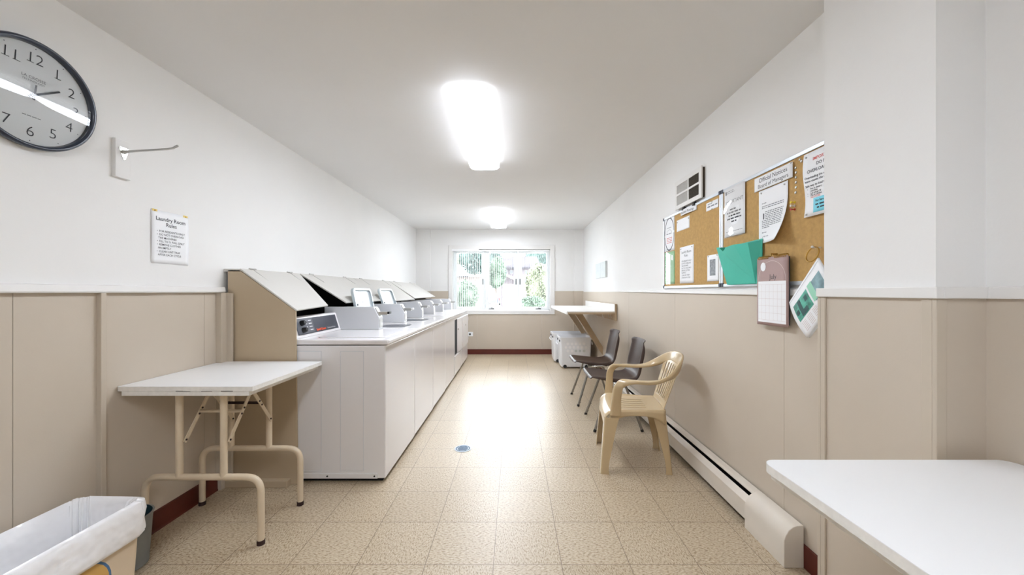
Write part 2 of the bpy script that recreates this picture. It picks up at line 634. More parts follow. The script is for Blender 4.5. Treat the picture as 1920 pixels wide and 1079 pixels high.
struct(b.build('trim_14', M['rail'], smooth=0, bevel=0.002))
# corner beads of the pilaster, left batten, post
b = MB()
b.box(PX - 0.014, PX + 0.012, PY1, PY1 + 0.014, 0, 1.203)
b.box(PX - 0.014, PX, PY1 - 0.02, PY1, 0, 1.203)
b.box(PX - 0.013, PX + 0.016, PY0 - 0.013, PY0 - 0.002, 0, 1.203)
b.box(PX - 0.013, PX - 0.002, PY0 - 0.002, PY0 + 0.026, 0, 1.203)
struct(b.build('trim_15', M['panel_trim'], smooth=0, bevel=0.002))
b = MB()
b.box(XL + 0.006, XL + 0.028, 1.626, 1.648, 0, ZR)
struct(b.build('trim_16', M['panel_trim'], smooth=0, bevel=0.002))
b = MB()
b.box(XL + 0.006, XL + 0.042, 2.275, 2.335, 0, ZR - 0.002)
b.box(XL + 0.006, XL + 0.072, 2.318, 2.335, 0, ZR - 0.004)
struct(b.build('trim_17', M['panel_trim'], smooth=0, bevel=0.002))
# baseboards
b = MB()
b.prism([(XL + 0.006, 0), (XL + 0.024, 0), (XL + 0.02, 0.01), (XL + 0.018, 0.10), (XL + 0.006, 0.102)], 'y', YB, 1.62)
b.prism([(XL + 0.006, 0), (XL + 0.024, 0), (XL + 0.02, 0.01), (XL + 0.018, 0.10), (XL + 0.006, 0.102)], 'y', 1.65, 2.275)
struct(b.build('baseboard_left', M['base'], smooth=0))
b = MB()
for y0, y1 in ((PY1 + 0.016, 3.0), (3.0, YF - 0.05)):
    b.box(XR - 0.020, XR - 0.008, y0, y1, fz(y0), fz(y0) + 0.10)
struct(b.build('baseboard_right', M['base'], smooth=0))
b = MB()
b.box(XL + 0.02, 1.11, YF - 0.022, YF - 0.006, 0.044, 0.142)
struct(b.build('baseboard_far', M['base'], smooth=0))

# ------------------------------------------------------------------ window
win = bpy.data.objects.new('window_1', None)
COL.objects.link(win)
win.location = (-0.24, YF, WZ0)
win['_o'] = (-0.24, YF, WZ0)
win['kind'] = 'structure'
tag(win, 'white three-pane casement window in the far wall', 'window')
b = MB()
ox0, ox1, oz0, oz1 = -1.236, 0.763, 0.799, 2.10
for x0, x1, z0, z1 in ((ox0, WX0, oz0, oz1), (WX1, ox1, oz0, oz1), (WX0, WX1, WZ1, oz1), (WX0, WX1, oz0, WZ0)):
    b.box(x0, x1, YF - 0.022, YF + 0.002, z0, z1)
b.build('casing', M['rail'], win, smooth=0, bevel=0.004)
b = MB()
b.box(WX0, WX0 + 0.02, YF + 0.05, YF + 0.15, WZ0, WZ1)
b.box(WX1 - 0.02, WX1, YF + 0.05, YF + 0.15, WZ0, WZ1)
b.box(WX0, WX1, YF + 0.05, YF + 0.15, WZ1 - 0.02, WZ1)
b.box(WX0, WX1, YF + 0.05, YF + 0.15, WZ0, WZ0 + 0.02)
b.build('frame', M['vinyl'], win, smooth=0)
YS = YF + 0.09
for (sx0, sx1, px0, px1, hx) in ((-1.138, -0.545, -1.085, -0.621, -0.592), (-0.543, 0.072, -0.470, 0.0, 0.035), (0.075, 0.656, 0.147, 0.617, 0.112)):
    b = MB()
    z0, z1, pz0, pz1 = WZ0 + 0.02, WZ1 - 0.02, 0.934, 1.96
    for x0, x1, a0, a1 in ((sx0, px0, z0, z1), (px1, sx1, z0, z1), (px0, px1, z0, pz0), (px0, px1, pz1, z1)):
        b.box(x0, x1, YS - 0.02, YS + 0.02, a0, a1)
    s = b.build('sash', M['vinyl'], win, smooth=0, bevel=0.003)
    b = MB(); b.box(px0 - 0.004, px1 + 0.004, YS - 0.002, YS + 0.002, pz0 - 0.004, pz1 + 0.004)
    b.build('glass_pane', M['glass'], s, smooth=0)
    b = MB()
    b.box(hx - 0.012, hx + 0.012, YS - 0.028, YS - 0.018, 1.36, 1.47)
    b.prism([(hx - 0.008, 1.37), (hx + 0.008, 1.37), (hx + 0.006, 1.46), (hx - 0.006, 1.46)], 'y', YS - 0.045, YS - 0.028)
    b.build('sash_handle', M['handle'], s, smooth=0, bevel=0.003)
for cx in (-0.43, 0.46):
    b = MB()
    b.box(cx - 0.05, cx + 0.05, YF + 0.052, YF + 0.075, WZ0 + 0.02, WZ0 + 0.034)
    b.tube([(cx, YF + 0.06, WZ0 + 0.03), (cx, YF + 0.045, WZ0 + 0.05), (cx + 0.045, YF + 0.04, WZ0 + 0.035)], 0.006, 8)
    b.build('crank_handle', M['handle'], win)

bl = thing('vertical_blind', (-0.24, YF + 0.03, 2.0), 'white vertical blind with narrow open vanes hanging in the window', 'blind')
b = MB()
b.box(WX0 + 0.01, WX1 - 0.01, YF + 0.01, YF + 0.045, 1.985, 2.015)
b.build('headrail', M['vinyl'], bl, smooth=0, bevel=0.003)
b = MB(); b.box(WX0 - 0.01, -0.66, YF - 0.032, YF - 0.0225, 1.985, 2.022)
b.build('valance_clip', M['vinyl'], bl, smooth=0, bevel=0.002)
n = 50
for i in range(n):
    x = WX0 + 0.04 + (WX1 - WX0 - 0.08) * i / (n - 1)
    b = MB()
    a = R(88)
    dx, dy = 0.014 * math.cos(a), 0.014 * math.sin(a)
    b.rings([[Vector((x - dx - 0.0008, YF + 0.027 - dy, z)), Vector((x - dx + 0.0008, YF + 0.027 - dy, z)),
              Vector((x + dx + 0.0008, YF + 0.027 + dy, z)), Vector((x + dx - 0.0008, YF + 0.027 + dy, z))] for z in (0.91, 1.985)])
    b.build('vane', M['vane'], bl, smooth=0)

# ------------------------------------------------------------------ ceiling lights
def ceiling_light(y0, y1, label):
    x0, x1 = -0.395, -0.13
    t = thing('ceiling_light', ((x0 + x1) / 2, (y0 + y1) / 2, ZC), label, 'ceiling light', 'fluorescent ceiling lights')
    b = MB(); b.box(x0 + 0.02, x1 - 0.02, y0 + 0.02, y1 - 0.02, ZC - 0.022, ZC)
    b.build('base_pan', M['rail'], t, smooth=0, bevel=0.003)
    b = MB()
    b.rings([[Vector((p[0], p[1], z)) for p in roundrect(x0 + i, x1 - i, y0 + i, y1 - i, 0.05, 6)] for z, i in ((ZC - 0.018, 0.012), (ZC - 0.024, 0.0), (ZC - 0.062, 0.004))], cap=False)
    b.build('diffuser_side', M['lampside'], t, smooth=60)
    b = MB()
    b.rings([[Vector((p[0], p[1], z)) for p in roundrect(x0 + i, x1 - i, y0 + i, y1 - i, 0.05, 6)] for z, i in ((ZC - 0.062, 0.004), (ZC - 0.072, 0.012), (ZC - 0.078, 0.03))])
    b.build('diffuser', M['lamp'], t, smooth=60)
ceiling_light(2.09, 3.35, 'lit white fluorescent ceiling light nearest the camera, the larger one seen')
ceiling_light(5.15, 6.41, 'lit white fluorescent ceiling light close to the window, the smaller one seen')
ceiling_light(-0.97, 0.29, 'lit white fluorescent ceiling light added unseen behind the viewer, over the near tables')  # unseen third fixture, added by continuing the row to light the near end

# ------------------------------------------------------------------ floor drain
dr = thing('floor_drain', (-0.398, 2.877, 0), 'small round grated floor drain set in the vinyl tiles', 'drain')
b = MB(); b.lathe([(0.066, 0.0), (0.066, 0.003), (0.058, 0.004), (0.056, 0.002)], (-0.398, 2.877, 0), 32)
b.build('rim', M['drainrim'], dr)
b = MB(); b.lathe([(0.056, 0.0015), (0.056, 0.003), (0.046, 0.003), (0.046, 0.0015)], (-0.398, 2.877, 0), 32)
for k in range(5):
    y = -0.032 + 0.016 * k
    hw = math.sqrt(max(0.0001, 0.046 ** 2 - y * y)) - 0.006
    b.box(-0.398 - hw, -0.398 + hw, 2.877 + y - 0.0045, 2.877 + y + 0.0045, 0.002, 0.0042)
b.build('grate', M['drainblue'], dr)

# ------------------------------------------------------------------ machines
def machine(Y0, Y1, kind, label, lid='closed', group='row of washers and dryers', first=False, panel=True):
    W = Y1 - Y0
    f0 = fz((Y0 + Y1) / 2)
    t = thing('washing_machine' if kind == 'w' else 'tumble_dryer', (-1.145, (Y0 + Y1) / 2, f0), label,
              'washing machine' if kind == 'w' else 'dryer', group)
    y0, y1 = Y0 + 0.002, Y1 - 0.002
    b = MB(); b.box(-1.46, -0.822, y0, y1, f0 + 0.028, 0.877)
    body = b.build('cabinet_body', M['enamel'], t, smooth=0, bevel=0.008, seg=3)
    # side pressings and base rail
    if first:
        b = MB()
        for xa, xb in ((-1.385, -1.23), (-1.11, -0.96)):
            b.prism([(xa, 0.075), (xa + 0.003, 0.075), (xa + 0.003, 0.843), (xa, 0.843)], 'y', y0 - 0.0018, y0 + 0.003)
            b.prism([(xb - 0.003, 0.075), (xb, 0.075), (xb, 0.843), (xb - 0.003, 0.843)], 'y', y0 - 0.0018, y0 + 0.003)
            b.prism([(xa, 0.075), (xb, 0.075), (xb, 0.078), (xa, 0.078)], 'y', y0 - 0.0018, y0 + 0.003)
            b.prism([(xa, 0.840), (xb, 0.840), (xb, 0.843), (xa, 0.843)], 'y', y0 - 0.0018, y0 + 0.003)
        b.build('side_pressing', M['enamel2'], body, smooth=0)
        b = MB(); b.box(-1.40, -0.87, y0 - 0.006, y0 + 0.002, 0.03, 0.062)
        r = b.build('base_rail', M['enamel'], t, smooth=0, bevel=0.002)
        for xx in (-1.19, -0.89):
            b = MB(); b.lathe([(0.0055, y0 - 0.009), (0.0055, y0 - 0.004)], (xx, 0, 0.046), 12, 'y')
            b.build('screw', M['black'], r)
    b = MB()
    b.box(-1.44, -0.85, y0 + 0.03, y1 - 0.03, f0 + 0.0, f0 + 0.03)
    b.build('kick_plinth', M['dark'], t, smooth=0)
    b = MB(); b.box(-1.46, -0.80, y0 - 0.001, y1 + 0.001, 0.882, 0.916)
    deck = b.build('top_deck', M['enamel'], t, smooth=0, bevel=0.010, seg=3)
    # console
    t1 = (-0.298, 0.954)
    c0, c1 = y0 + 0.012, y0 + W * 0.885
    b = MB()
    b.prism([(-1.46, 0.916), (-1.395, 0.916), (-1.397, 0.922), (-1.436, 1.048), (-1.444, 1.056), (-1.456, 1.058), (-1.46, 1.058)], 'y', c0, c1)
    con = b.build('control_console', M['enamel'], t, smooth=30, bevel=0.003)
    def cf(a, bb, d):   # a along +Y, bb up the slope, d out
        return Vector((-1.397 - 0.2926 * bb + 0.956 * d, c0 + a, 0.922 + 0.956 * bb + 0.2926 * d))
    L = c1 - c0
    if panel:
        b = MB(); b.face([cf(0.03, 0.014, 0.0015), cf(L - 0.03, 0.014, 0.0015), cf(L - 0.03, 0.124, 0.0015), cf(0.03, 0.124, 0.0015)])
        b.build('control_panel', M['cpanel'], con, smooth=0, solid=0.002)
        b = MB()
        b.face([cf(0.04, 0.02, 0.003), cf(0.235, 0.02, 0.003), cf(0.235, 0.119, 0.003), cf(0.04, 0.119, 0.003)])
        b.build('dial_field', M['cpanel2'], con, smooth=0)
        for aa, bb in ((0.095, 0.092), (0.095, 0.043)):
            b = MB()
            ax = (cf(0, 0, 1) - cf(0, 0, 0)).normalized()
            cc = cf(aa, bb, 0.003)
            b.tube([cc, cc + ax * 0.012, cc + ax * 0.028], [0.019, 0.018, 0.014], 18)
            b.build('knob', M['black'], con)
            b = MB()
            b.tube([cc + Vector((0, 0.026, 0.004)) , cc + Vector((0, 0.026, 0.004)) + ax * 0.004], 0.009, 12)
            b.build('knob_mark', M['whiteprint'], con)
        b = MB()
        for k, bb in enumerate((0.036, 0.058, 0.080, 0.102)):
            b.strip(cf, 0.145, 0.158, bb, bb + 0.006, 0.0045)
            b.strip(cf, 0.178, 0.215, bb, bb + 0.006, 0.0045)
        b.build('dial_marks', M['whiteprint'], con, smooth=0)
        b = MB(); b.dashes(cf, 0.24, L - 0.06, 0.114, 0.004, 3)
        b.build('instruction_line', M['whiteprint'], con, smooth=0)
        b = MB()
        b.text('Commercial Washer' if kind == 'w' else 'Commercial Dryer', 0.0145, cf, 0.405, 0.026, lift=0.004)
        b.build('white_lettering', M['whiteprint'], con, smooth=0)
        b = MB(); b.text('Speed Queen', 0.0235, cf, 0.255, 0.024, bold=0.0009, lift=0.004)
        b.build('orange_lettering', M['orange'], con, smooth=0)
    # coin box
    k0, k1 = c1 + 0.002, y1 + 0.012
    b = MB()
    b.prism([(-1.44, 0.917), (-1.09, 0.917), (-1.09, 1.012), (-1.134, 1.10), (-1.53, 1.10), (-1.53, 0.95)], 'y', k0, k1)
    cb = b.build('coin_box', M['enamel2'], t, smooth=0, bevel=0.0025)
    ym = (k0 + k1) / 2
    b = MB()
    mt = Matrix.Translation((-1.111, ym, 1.057)) @ Matrix.Rotation(R(-26.5), 4, 'Y')
    b.box(-0.002, 0.006, -0.03, 0.03, -0.036, 0.036, mt)
    b.build('slide_plate', M['steel'], cb, smooth=0, bevel=0.001)
    b = MB(); b.box(-1.115, -1.03, ym - 0.024, ym + 0.024, 1.034, 1.058)
    b.build('coin_slide', M['steel'], cb, smooth=0, bevel=0.002)
    b = MB(); b.box(-1.03, -1.012, ym - 0.026, ym + 0.026, 1.041, 1.060)
    b.build('slide_handle', M['black'] if first else M['whiteprint'], cb, smooth=0, bevel=0.003)
    b = MB(); b.box(-1.0905, -1.087, k0 + 0.012, k1 - 0.012, 0.93, 0.998)
    b.build('cash_door', M['steel'], cb, smooth=0, bevel=0.001)
    if kind == 'w':
        if lid == 'closed':
            b = MB()
            b.prism([(p[0], p[1]) for p in roundrect(-1.31, -0.86, y0 + 0.10, y0 + 0.50, 0.03)], 'z', 0.916, 0.921)
            b.build('lid', M['enamel'], t, smooth=40, bevel=0.002)
        else:
            b = MB(); b.prism(roundrect(-1.18, -0.95, y0 + 0.12, y0 + 0.40, 0.04), 'z', 0.914, 0.9172)
            b.build('tub_opening', M['cpanel2'], t, smooth=40)
            a0, a1, xt = lid
            hx, hz = -1.295, 0.922
            d = Vector((xt - hx, 0, 1.252 - hz))
            up = d.normalized()
            nn = Vector((up.z, 0, -up.x))
            Lh = d.length
            def lf(p, dd):
                return Vector((hx, 0, hz)) + up * p[1] + nn * dd + Vector((0, a0 + p[0], 0))
            wv = a1 - a0
            outer = roundrect(0, wv, 0, Lh, 0.045)
            inner = roundrect(0.022, wv - 0.022, 0.02, Lh - 0.022, 0.035)
            b = MB()
            b.rings([[lf(p, -0.006) for p in outer], [lf(p, 0.018) for p in outer], [lf(p, 0.018) for p in inner], [lf(p, 0.004) for p in inner]])
            lo = b.build('lid', M['lidplastic'], t, smooth=40, bevel=0.002)
            for aa, bb in ((0.03, 0.19), (wv - 0.012, 0.20)):
                b = MB()
                c = lf((aa, bb), 0.006)
                b.tube([c, c + nn * 0.016], 0.008, 12)
                b.build('bumper', M['black'], lo)
            for q in range(4):
                b = MB()
                for z in range(1):
                    p0 = (0.07 + q * 0.055, Lh - 0.13 + z * 0.03)
                    b.prism([(p0[0], p0[1]), (p0[0] + 0.034, p0[1]), (p0[0] + 0.034, p0[1] + 0.020), (p0[0], p0[1] + 0.020)], 'z', 0, 1,
                            Matrix(((0, up.x, nn.x * 0.002, hx + nn.x * 0.004), (1, 0, 0, a0), (0, up.z, nn.z * 0.002, hz + nn.z * 0.004), (0, 0, 0, 1))))
                b.build('embossing', M['enamel2'], lo, smooth=0)
    else:
        # front loading door panel, hinged on the side by the window
        ya, yb = y0 + 0.03, y1 - 0.03
        ang = 3.2 if lid == 'ajar' else 0
        mt = Matrix.Translation((-0.822, yb, 0)) @ Matrix.Rotation(R(-ang), 4, 'Z')
        b = MB(); b.box(-0.822 + 0.001, -0.820, ya + 0.005, yb - 0.005, 0.345, 0.83)
        b.build('door_recess', M['dark'], t, smooth=0)
        b = MB(); b.box(0.003, 0.022, -(yb - ya), 0, 0.34, 0.835, mt)
        d = b.build('door', M['enamel'], t, smooth=0, bevel=0.006)
        b = MB()
        b.tube([mt @ Vector((0.022, -(yb - ya) * 0.55, 0.68)), mt @ Vector((0.032, -(yb - ya) * 0.55, 0.68))], 0.012, 12)
        b.build('door_knob', M['chrome'], d)
        for z in (0.42, 0.75):
            b = MB(); b.box(-0.822, -0.796, yb + 0.001, yb + 0.016, z - 0.03, z + 0.03)
            b.build('hinge', M['steel'], d, smooth=0, bevel=0.002)
        b = MB(); b.box(-0.823, -0.814, y0 + 0.01, y1 - 0.01, f0 + 0.05, 0.325)
        b.build('lower_panel', M['enamel'], t, smooth=0, bevel=0.004)
    return t

ED = [2.36, 3.06, 3.75, 4.44, 5.08, 5.72, 6.48]
machine(ED[0], ED[1], 'w', 'white top-loading washer nearest the camera, its side and dark control panel in full view', first=True)
machine(ED[1], ED[2], 'w', 'white top-loading washer second in the row, with the nearer of the two raised lids', (3.085, 3.475, -1.365))
machine(ED[2], ED[3], 'w', 'white top-loading washer third in the row, with the farther of the two raised lids', (3.79, 4.20, -1.405))
machine(ED[3], ED[4], 'w', 'white top-loading washer fourth in the row, between the raised lids and the dryers')
machine(ED[4], ED[5], 'd', 'white dryer with its front door hanging ajar, fifth machine in the row', 'ajar')
machine(ED[5], ED[6], 'd', 'white dryer at the window end of the row, with its front door shut')

# plumbing cover behind the machines
cv = thing('plumbing_cover', (-1.6, 4.3, 0), 'long tan plywood cover with sloping cream lids behind the machines', 'cover')
y0 = 2.345
prof = [(-1.816, 0.0), (-1.372, 0.0), (-1.385, 1.098), (-1.743, 1.360), (-1.816, 1.360)]
b = MB(); b.prism(prof, 'y', y0, y0 + 0.011)
b.build('end_panel', M['cab'], cv, smooth=0, bevel=0.0015)
b = MB()
b.prism([(-1.816, 0.95), (-1.54, 0.95), (-1.54, 1.19), (-1.743, 1.345), (-1.816, 1.345)], 'y', 6.44, 6.455)
b.build('end_panel', M['cab'], cv, smooth=0)
b = MB(); b.box(XL + 0.001, -1.735, y0 + 0.0, 6.46, 1.350, 1.368)
led = b.build('ledge', M['lid'], cv, smooth=0, bevel=0.002)
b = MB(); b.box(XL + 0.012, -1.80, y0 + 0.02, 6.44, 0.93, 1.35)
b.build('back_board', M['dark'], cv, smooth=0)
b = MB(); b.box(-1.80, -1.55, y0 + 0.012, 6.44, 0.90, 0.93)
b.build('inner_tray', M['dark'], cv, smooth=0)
def lidboard(corners, label=None):
    # corners: hinge near, hinge far, lower far, lower near
    P = [Vector(c) for c in corners]
    nrm = (P[1] - P[0]).cross(P[3] - P[0]).normalized()
    if nrm.z < 0:
        nrm = -nrm
    b = MB()
    b.rings([[p for p in P], [p + nrm * 0.010 for p in P]])
    o = b.build('lid_board', M['lid'], cv, smooth=0, bevel=0.0015)
    if label:
        o['label'] = label
    L = (P[1] - P[0])
    dn = (P[3] - P[0]).normalized()
    for q in (0.17, 0.8):
        c = P[0] + L * q + nrm * 0.011
        b = MB()
        e = L.normalized()
        b.tube([c - e * 0.03, c + e * 0.03], 0.006, 8)
        ww = e * 0.0035
        b.rings([[c - ww, c + ww, c + ww + dn * 0.13, c - ww + dn * 0.13], [c - ww + nrm * 0.0016, c + ww + nrm * 0.0016, c + ww + dn * 0.13 + nrm * 0.0016, c - ww + dn * 0.13 + nrm * 0.0016]])
        b.build('hinge', M['steel'], o)
    return o
HX, HZ, LX, LZ = -1.740, 1.362, -1.380, 1.098
lidboard([(HX, 2.343, HZ), (HX, 2.985, HZ), (-1.386, 2.747, 1.114), (LX, 2.343, LZ)], 'closed lid with a slanting far edge')
lidboard([(HX, 2.995, HZ), (HX, 3.98, HZ), (LX + 0.01, 3.98, LZ + 0.028), (LX + 0.018, 2.995, LZ + 0.030)], 'lid propped slightly up over a dark gap')
lidboard([(HX, 3.99, HZ), (HX, 5.12, HZ), (LX, 5.12, LZ + 0.012), (LX, 3.99, LZ + 0.014)])
lidboard([(HX, 5.13, HZ), (HX, 6.44, HZ), (LX, 6.44, LZ + 0.035), (LX, 5.13, LZ + 0.028)])

o = MB().box(-1.80, -1.412, 2.300, 2.343, 0, 0.042).build('wood_block', M['cab'], None, org=(-1.6, 2.32, 0), smooth=0, bevel=0.003)
tag(o, 'low tan wood block on the floor against the plywood cover, behind the folding table legs', 'block')

# ------------------------------------------------------------------ folding tables
def folding_table(x0, x1, ya, yb, z, yl0, yl1, label, rnd=0.006):
    t = thing('folding_table', ((x0 + x1) / 2, (ya + yb) / 2, 0), label, 'table', 'white folding tables')
    b = MB(); b.prism(roundrect(x0, x1, ya, yb, rnd, 6), 'z', z - 0.0015, z)
    b.build('table_top', M['laminate'], t, smooth=40)
    b = MB(); b.prism(roundrect(x0, x1, ya, yb, rnd, 6), 'z', z - 0.022, z - 0.0015)
    b.build('edge_band', M['edge'], t, smooth=40)
    b = MB(); b.box(x0 + 0.018, x1 - 0.018, ya + 0.002, yb - 0.012, z - 0.044, z - 0.022)
    b.build('apron', M['edge'], t, smooth=0, bevel=0.002)
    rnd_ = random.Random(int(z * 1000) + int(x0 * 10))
    for q in (0.47, 0.53, 0.69, 0.86):  # dark dashes imitate chips and the missing shadow gap above the apron
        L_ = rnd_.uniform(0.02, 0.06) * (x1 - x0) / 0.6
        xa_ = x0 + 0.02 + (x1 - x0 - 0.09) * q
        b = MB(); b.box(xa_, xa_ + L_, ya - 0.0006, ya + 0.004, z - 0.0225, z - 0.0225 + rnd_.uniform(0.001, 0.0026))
        b.build('chipped_gap_shade', M['rubber'], t, smooth=0)
    zu = z - 0.044
    xm = (x0 + x1) / 2
    for yl, s, zb in ((yl0, 1, 0.325), (yl1, -1, 0.325)):
        xa, xb = x0 + 0.045, x1 - 0.018
        b = MB()
        b.tube(arcpath([(xa, yl, 0.012), (xa, yl, zb), (xb, yl, zb), (xb, yl, 0.012)], 0.075, 8), 0.0155, 14)
        lg = b.build('leg_frame', M['legpaint'], t)
        for xx in (xa, xb):
            b = MB(); b.tube([(xx, yl, 0.0), (xx, yl, 0.022)], 0.0175, 14)
            b.build('foot_cap', M['rubber'], lg)
        for xx in (xm - 0.10, xm + 0.115):
            b = MB(); b.tube([(xx, yl, zb), (xx, yl, zu)], 0.0155, 14)
            b.build('upright', M['legpaint'], t)
            b = MB()
            p0, p1 = Vector((xx + 0.018, yl + 0.008 * s, 0.49)), Vector((xx + 0.018, yl + 0.19 * s, zu))
            d = (p1 - p0).normalized()
            q = Vector((0, -d.z, d.y)) * 0.0095
            w_ = Vector((0.0022, 0, 0))
            b.rings([[p0 - q - w_, p0 + q - w_, p0 + q + w_, p0 - q + w_], [p1 - q - w_, p1 + q - w_, p1 + q + w_, p1 - q + w_]])
            br = b.build('brace', M['legpaint'], t, smooth=0)
            for f in (0.04, 0.45, 0.55, 0.9):
                c = p0.lerp(p1, f)
                b = MB(); b.tube([c - w_ * 1.5, c + w_ * 2.2], 0.005, 8)
                b.build('rivet', M['rubber'], br)
        ym, zm = yl + 0.095 * s, 0.49 + (zu - 0.49) * 0.5
        b = MB(); b.box(xm - 0.082, xm + 0.133, ym - 0.009, ym + 0.009, zm - 0.006, zm + 0.004)
        b.build('cross_strap', M['legpaint'] if s > 0 else M['rubber'], t, smooth=0)
    return t
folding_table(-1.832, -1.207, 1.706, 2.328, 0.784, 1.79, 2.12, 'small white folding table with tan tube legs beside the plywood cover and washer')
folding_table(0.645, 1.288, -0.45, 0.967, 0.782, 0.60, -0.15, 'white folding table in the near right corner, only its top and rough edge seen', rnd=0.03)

# ------------------------------------------------------------------ bin with liner, metal pail
bn = thing('waste_bin', (-1.66, 1.25, 0), 'beige rectangular bin lined with a white plastic bag in the near left corner', 'bin')
bx0, bx1, by0, by1, bz = -1.79, -1.525, 0.98, 1.525, 0.362
b = MB()
b.rings([[Vector((p[0], p[1], z)) for p in roundrect(bx0 + i, bx1 - i, by0 + i, by1 - i, 0.03)] for z, i in ((0, 0.014), (0.16, 0.007), (bz, 0.0))]
        + [[Vector((p[0], p[1], z)) for p in roundrect(bx0 + i, bx1 - i, by0 + i, by1 - i, 0.028)] for z, i in ((bz, 0.006), (0.012, 0.02))])
b.build('bin_body', M['binbody'], bn)
b = MB()
def disc(cy, cz, r0, r1, n=28):
    def X(z):
        return bx1 - 0.014 * (1 - z / bz) + 0.0012
    for k in range(n):
        a0, a1 = 2 * math.pi * k / n, 2 * math.pi * (k + 1) / n
        pts = [(cy + r0 * math.cos(a0), cz + r0 * math.sin(a0)), (cy + r1 * math.cos(a0), cz + r1 * math.sin(a0)),
               (cy + r1 * math.cos(a1), cz + r1 * math.sin(a1)), (cy + r0 * math.cos(a1), cz + r0 * math.sin(a1))]
        b.face([(X(p[1]), p[0], p[1]) for p in pts])
disc(1.30, 0.14, 0.001, 0.10)
b.build('printed_disc', M['binocre'], bn, smooth=0)
b = MB(); disc(1.30, 0.14, 0.10, 0.108)
b.build('printed_arc', M['binblue'], bn, smooth=0)
# liner: outer cuff hanging over the rim, inner bag
b = MB()
rnd = random.Random(4)
ph = [rnd.uniform(0, 6.28) for _ in range(8)]
def loop(i, z, wob, n=120):
    pts = []
    base = roundrect(bx0 + i, bx1 - i, by0 + i, by1 - i, 0.045, 30)
    m = len(base)
    out = []
    for k, p in enumerate(base):
        a = k / m * 2 * math.pi
        wv = sum(math.sin(a * f + ph[j]) for j, f in enumerate((5, 11, 23, 37))) / 4
        wv2 = sum(math.sin(a * f + ph[j + 4]) for j, f in enumerate((3, 7, 13, 29))) / 4
        cx, cy = (bx0 + bx1) / 2, (by0 + by1) / 2
        d = Vector((p[0] - cx, p[1] - cy, 0)).normalized()
        out.append(Vector((p[0], p[1], z + wob * 1.3 * wv2)) + d * wob * wv)
    return out
R_ = []
for i, z, wb in ((-0.006, 0.235, 0.012), (-0.016, 0.25, 0.009), (-0.013, 0.29, 0.007), (-0.018, 0.33, 0.005), (-0.014, 0.368, 0.004), (0.000, 0.378, 0.003),
                 (0.013, 0.366, 0.003), (0.019, 0.33, 0.008), (0.026, 0.27, 0.014), (0.028, 0.20, 0.018), (0.04, 0.12, 0.016), (0.07, 0.05, 0.01)):
    R_.append(loop(i, z, wb))
b.rings(R_, cap=False)
lw = b.build('bag_liner', M['liner'], bn, smooth=50)
b = MB(); b.prism(roundrect(bx0 + 0.06, bx1 - 0.06, by0 + 0.06, by1 - 0.06, 0.03), 'z', 0.03, 0.055)
b.build('bag_bottom', M['liner'], bn)

pc = (-1.722, 1.640, 0)
pa = thing('metal_pail', pc, 'small round galvanised metal pail standing between the lined bin and the folding table', 'pail')
b = MB()
b.lathe([(0.070, 0.0), (0.075, 0.004), (0.088, 0.215), (0.092, 0.222), (0.092, 0.228), (0.086, 0.228)], pc, 40, cap=False)
b.lathe([(0.001, 0.002), (0.074, 0.004)], pc, 40, cap=False)
b.build('pail_body', M['galv'], pa)
b = MB(); b.lathe([(0.0858, 0.227), (0.072, 0.012), (0.001, 0.010)], pc, 40, cap=False)
b.build('lining', M['teal'], pa)

# ------------------------------------------------------------------ clock
ck = thing('wall_clock', (-1.83, 1.44, 1.985), 'large round wall clock with navy rim and white face at upper left', 'clock', local=True)
ck.location = (XL + 0.012, 1.394, 1.965)
ck.scale = (1.0, 0.935, 0.935)
ck.rotation_euler = (0, R(4.0), 0)
# local: face towards +X, reader's right = +Y, up = +Z
b = MB()
b.lathe([(0.196, -0.008), (0.205, 0.0), (0.213, 0.012), (0.215, 0.026), (0.212, 0.034), (0.206, 0.037), (0.199, 0.034), (0.196, 0.026), (0.194, 0.016)], (0, 0, 0), 72, 'x', cap=False)
b.build('rim', M['clockrim'], ck, smooth=50)
b = MB(); b.lathe([(0.197, -0.004), (0.197, 0.016)], (0, 0, 0), 72, 'x')
b.build('dial', M['clockface'], ck)
def cfn(a, bb, d):
    return Vector((0.016 + d, a, bb))
b = MB()
for h in range(1, 13):
    a = R(90 - 30 * h)
    sN = 0.058
    b.text(str(h), sN, cfn, 0.146 * math.cos(a), 0.146 * math.sin(a) - sN * 0.34, 'CENTER', bold=-0.0008)
    # serif feet of the numeral one
    if h in (1, 10, 11, 12):
        for off in ((0.0,) if h == 1 else (-0.017,) if h in (10, 12) else (-0.016, 0.016)):
            cx, cy = 0.146 * math.cos(a) + off + 0.003, 0.146 * math.sin(a) - sN * 0.34
            b.strip(cfn, cx - 0.011, cx + 0.011, cy, cy + 0.0022)
b.build('numerals', M['ink'], ck, smooth=0)
b = MB()
for k in range(12):
    a = R(30 * k)
    b.face([cfn(0.184 * math.cos(a) + 0.002 * math.cos(q), 0.184 * math.sin(a) + 0.002 * math.sin(q), 0.001) for q in [R(60 * j) for j in range(6)]])
b.build('hour_dots', M['ink'], ck, smooth=0)
b = MB()
b.text('LA CROSSE', 0.0155, cfn, 0.0, 0.062, 'CENTER')
b.text('TECHNOLOGY', 0.0105, cfn, 0.0, 0.050, 'CENTER')
b.dashes(cfn, -0.028, 0.03, -0.088, 0.003, 5)
b.build('maker_lettering', M['greyink'], ck, smooth=0)
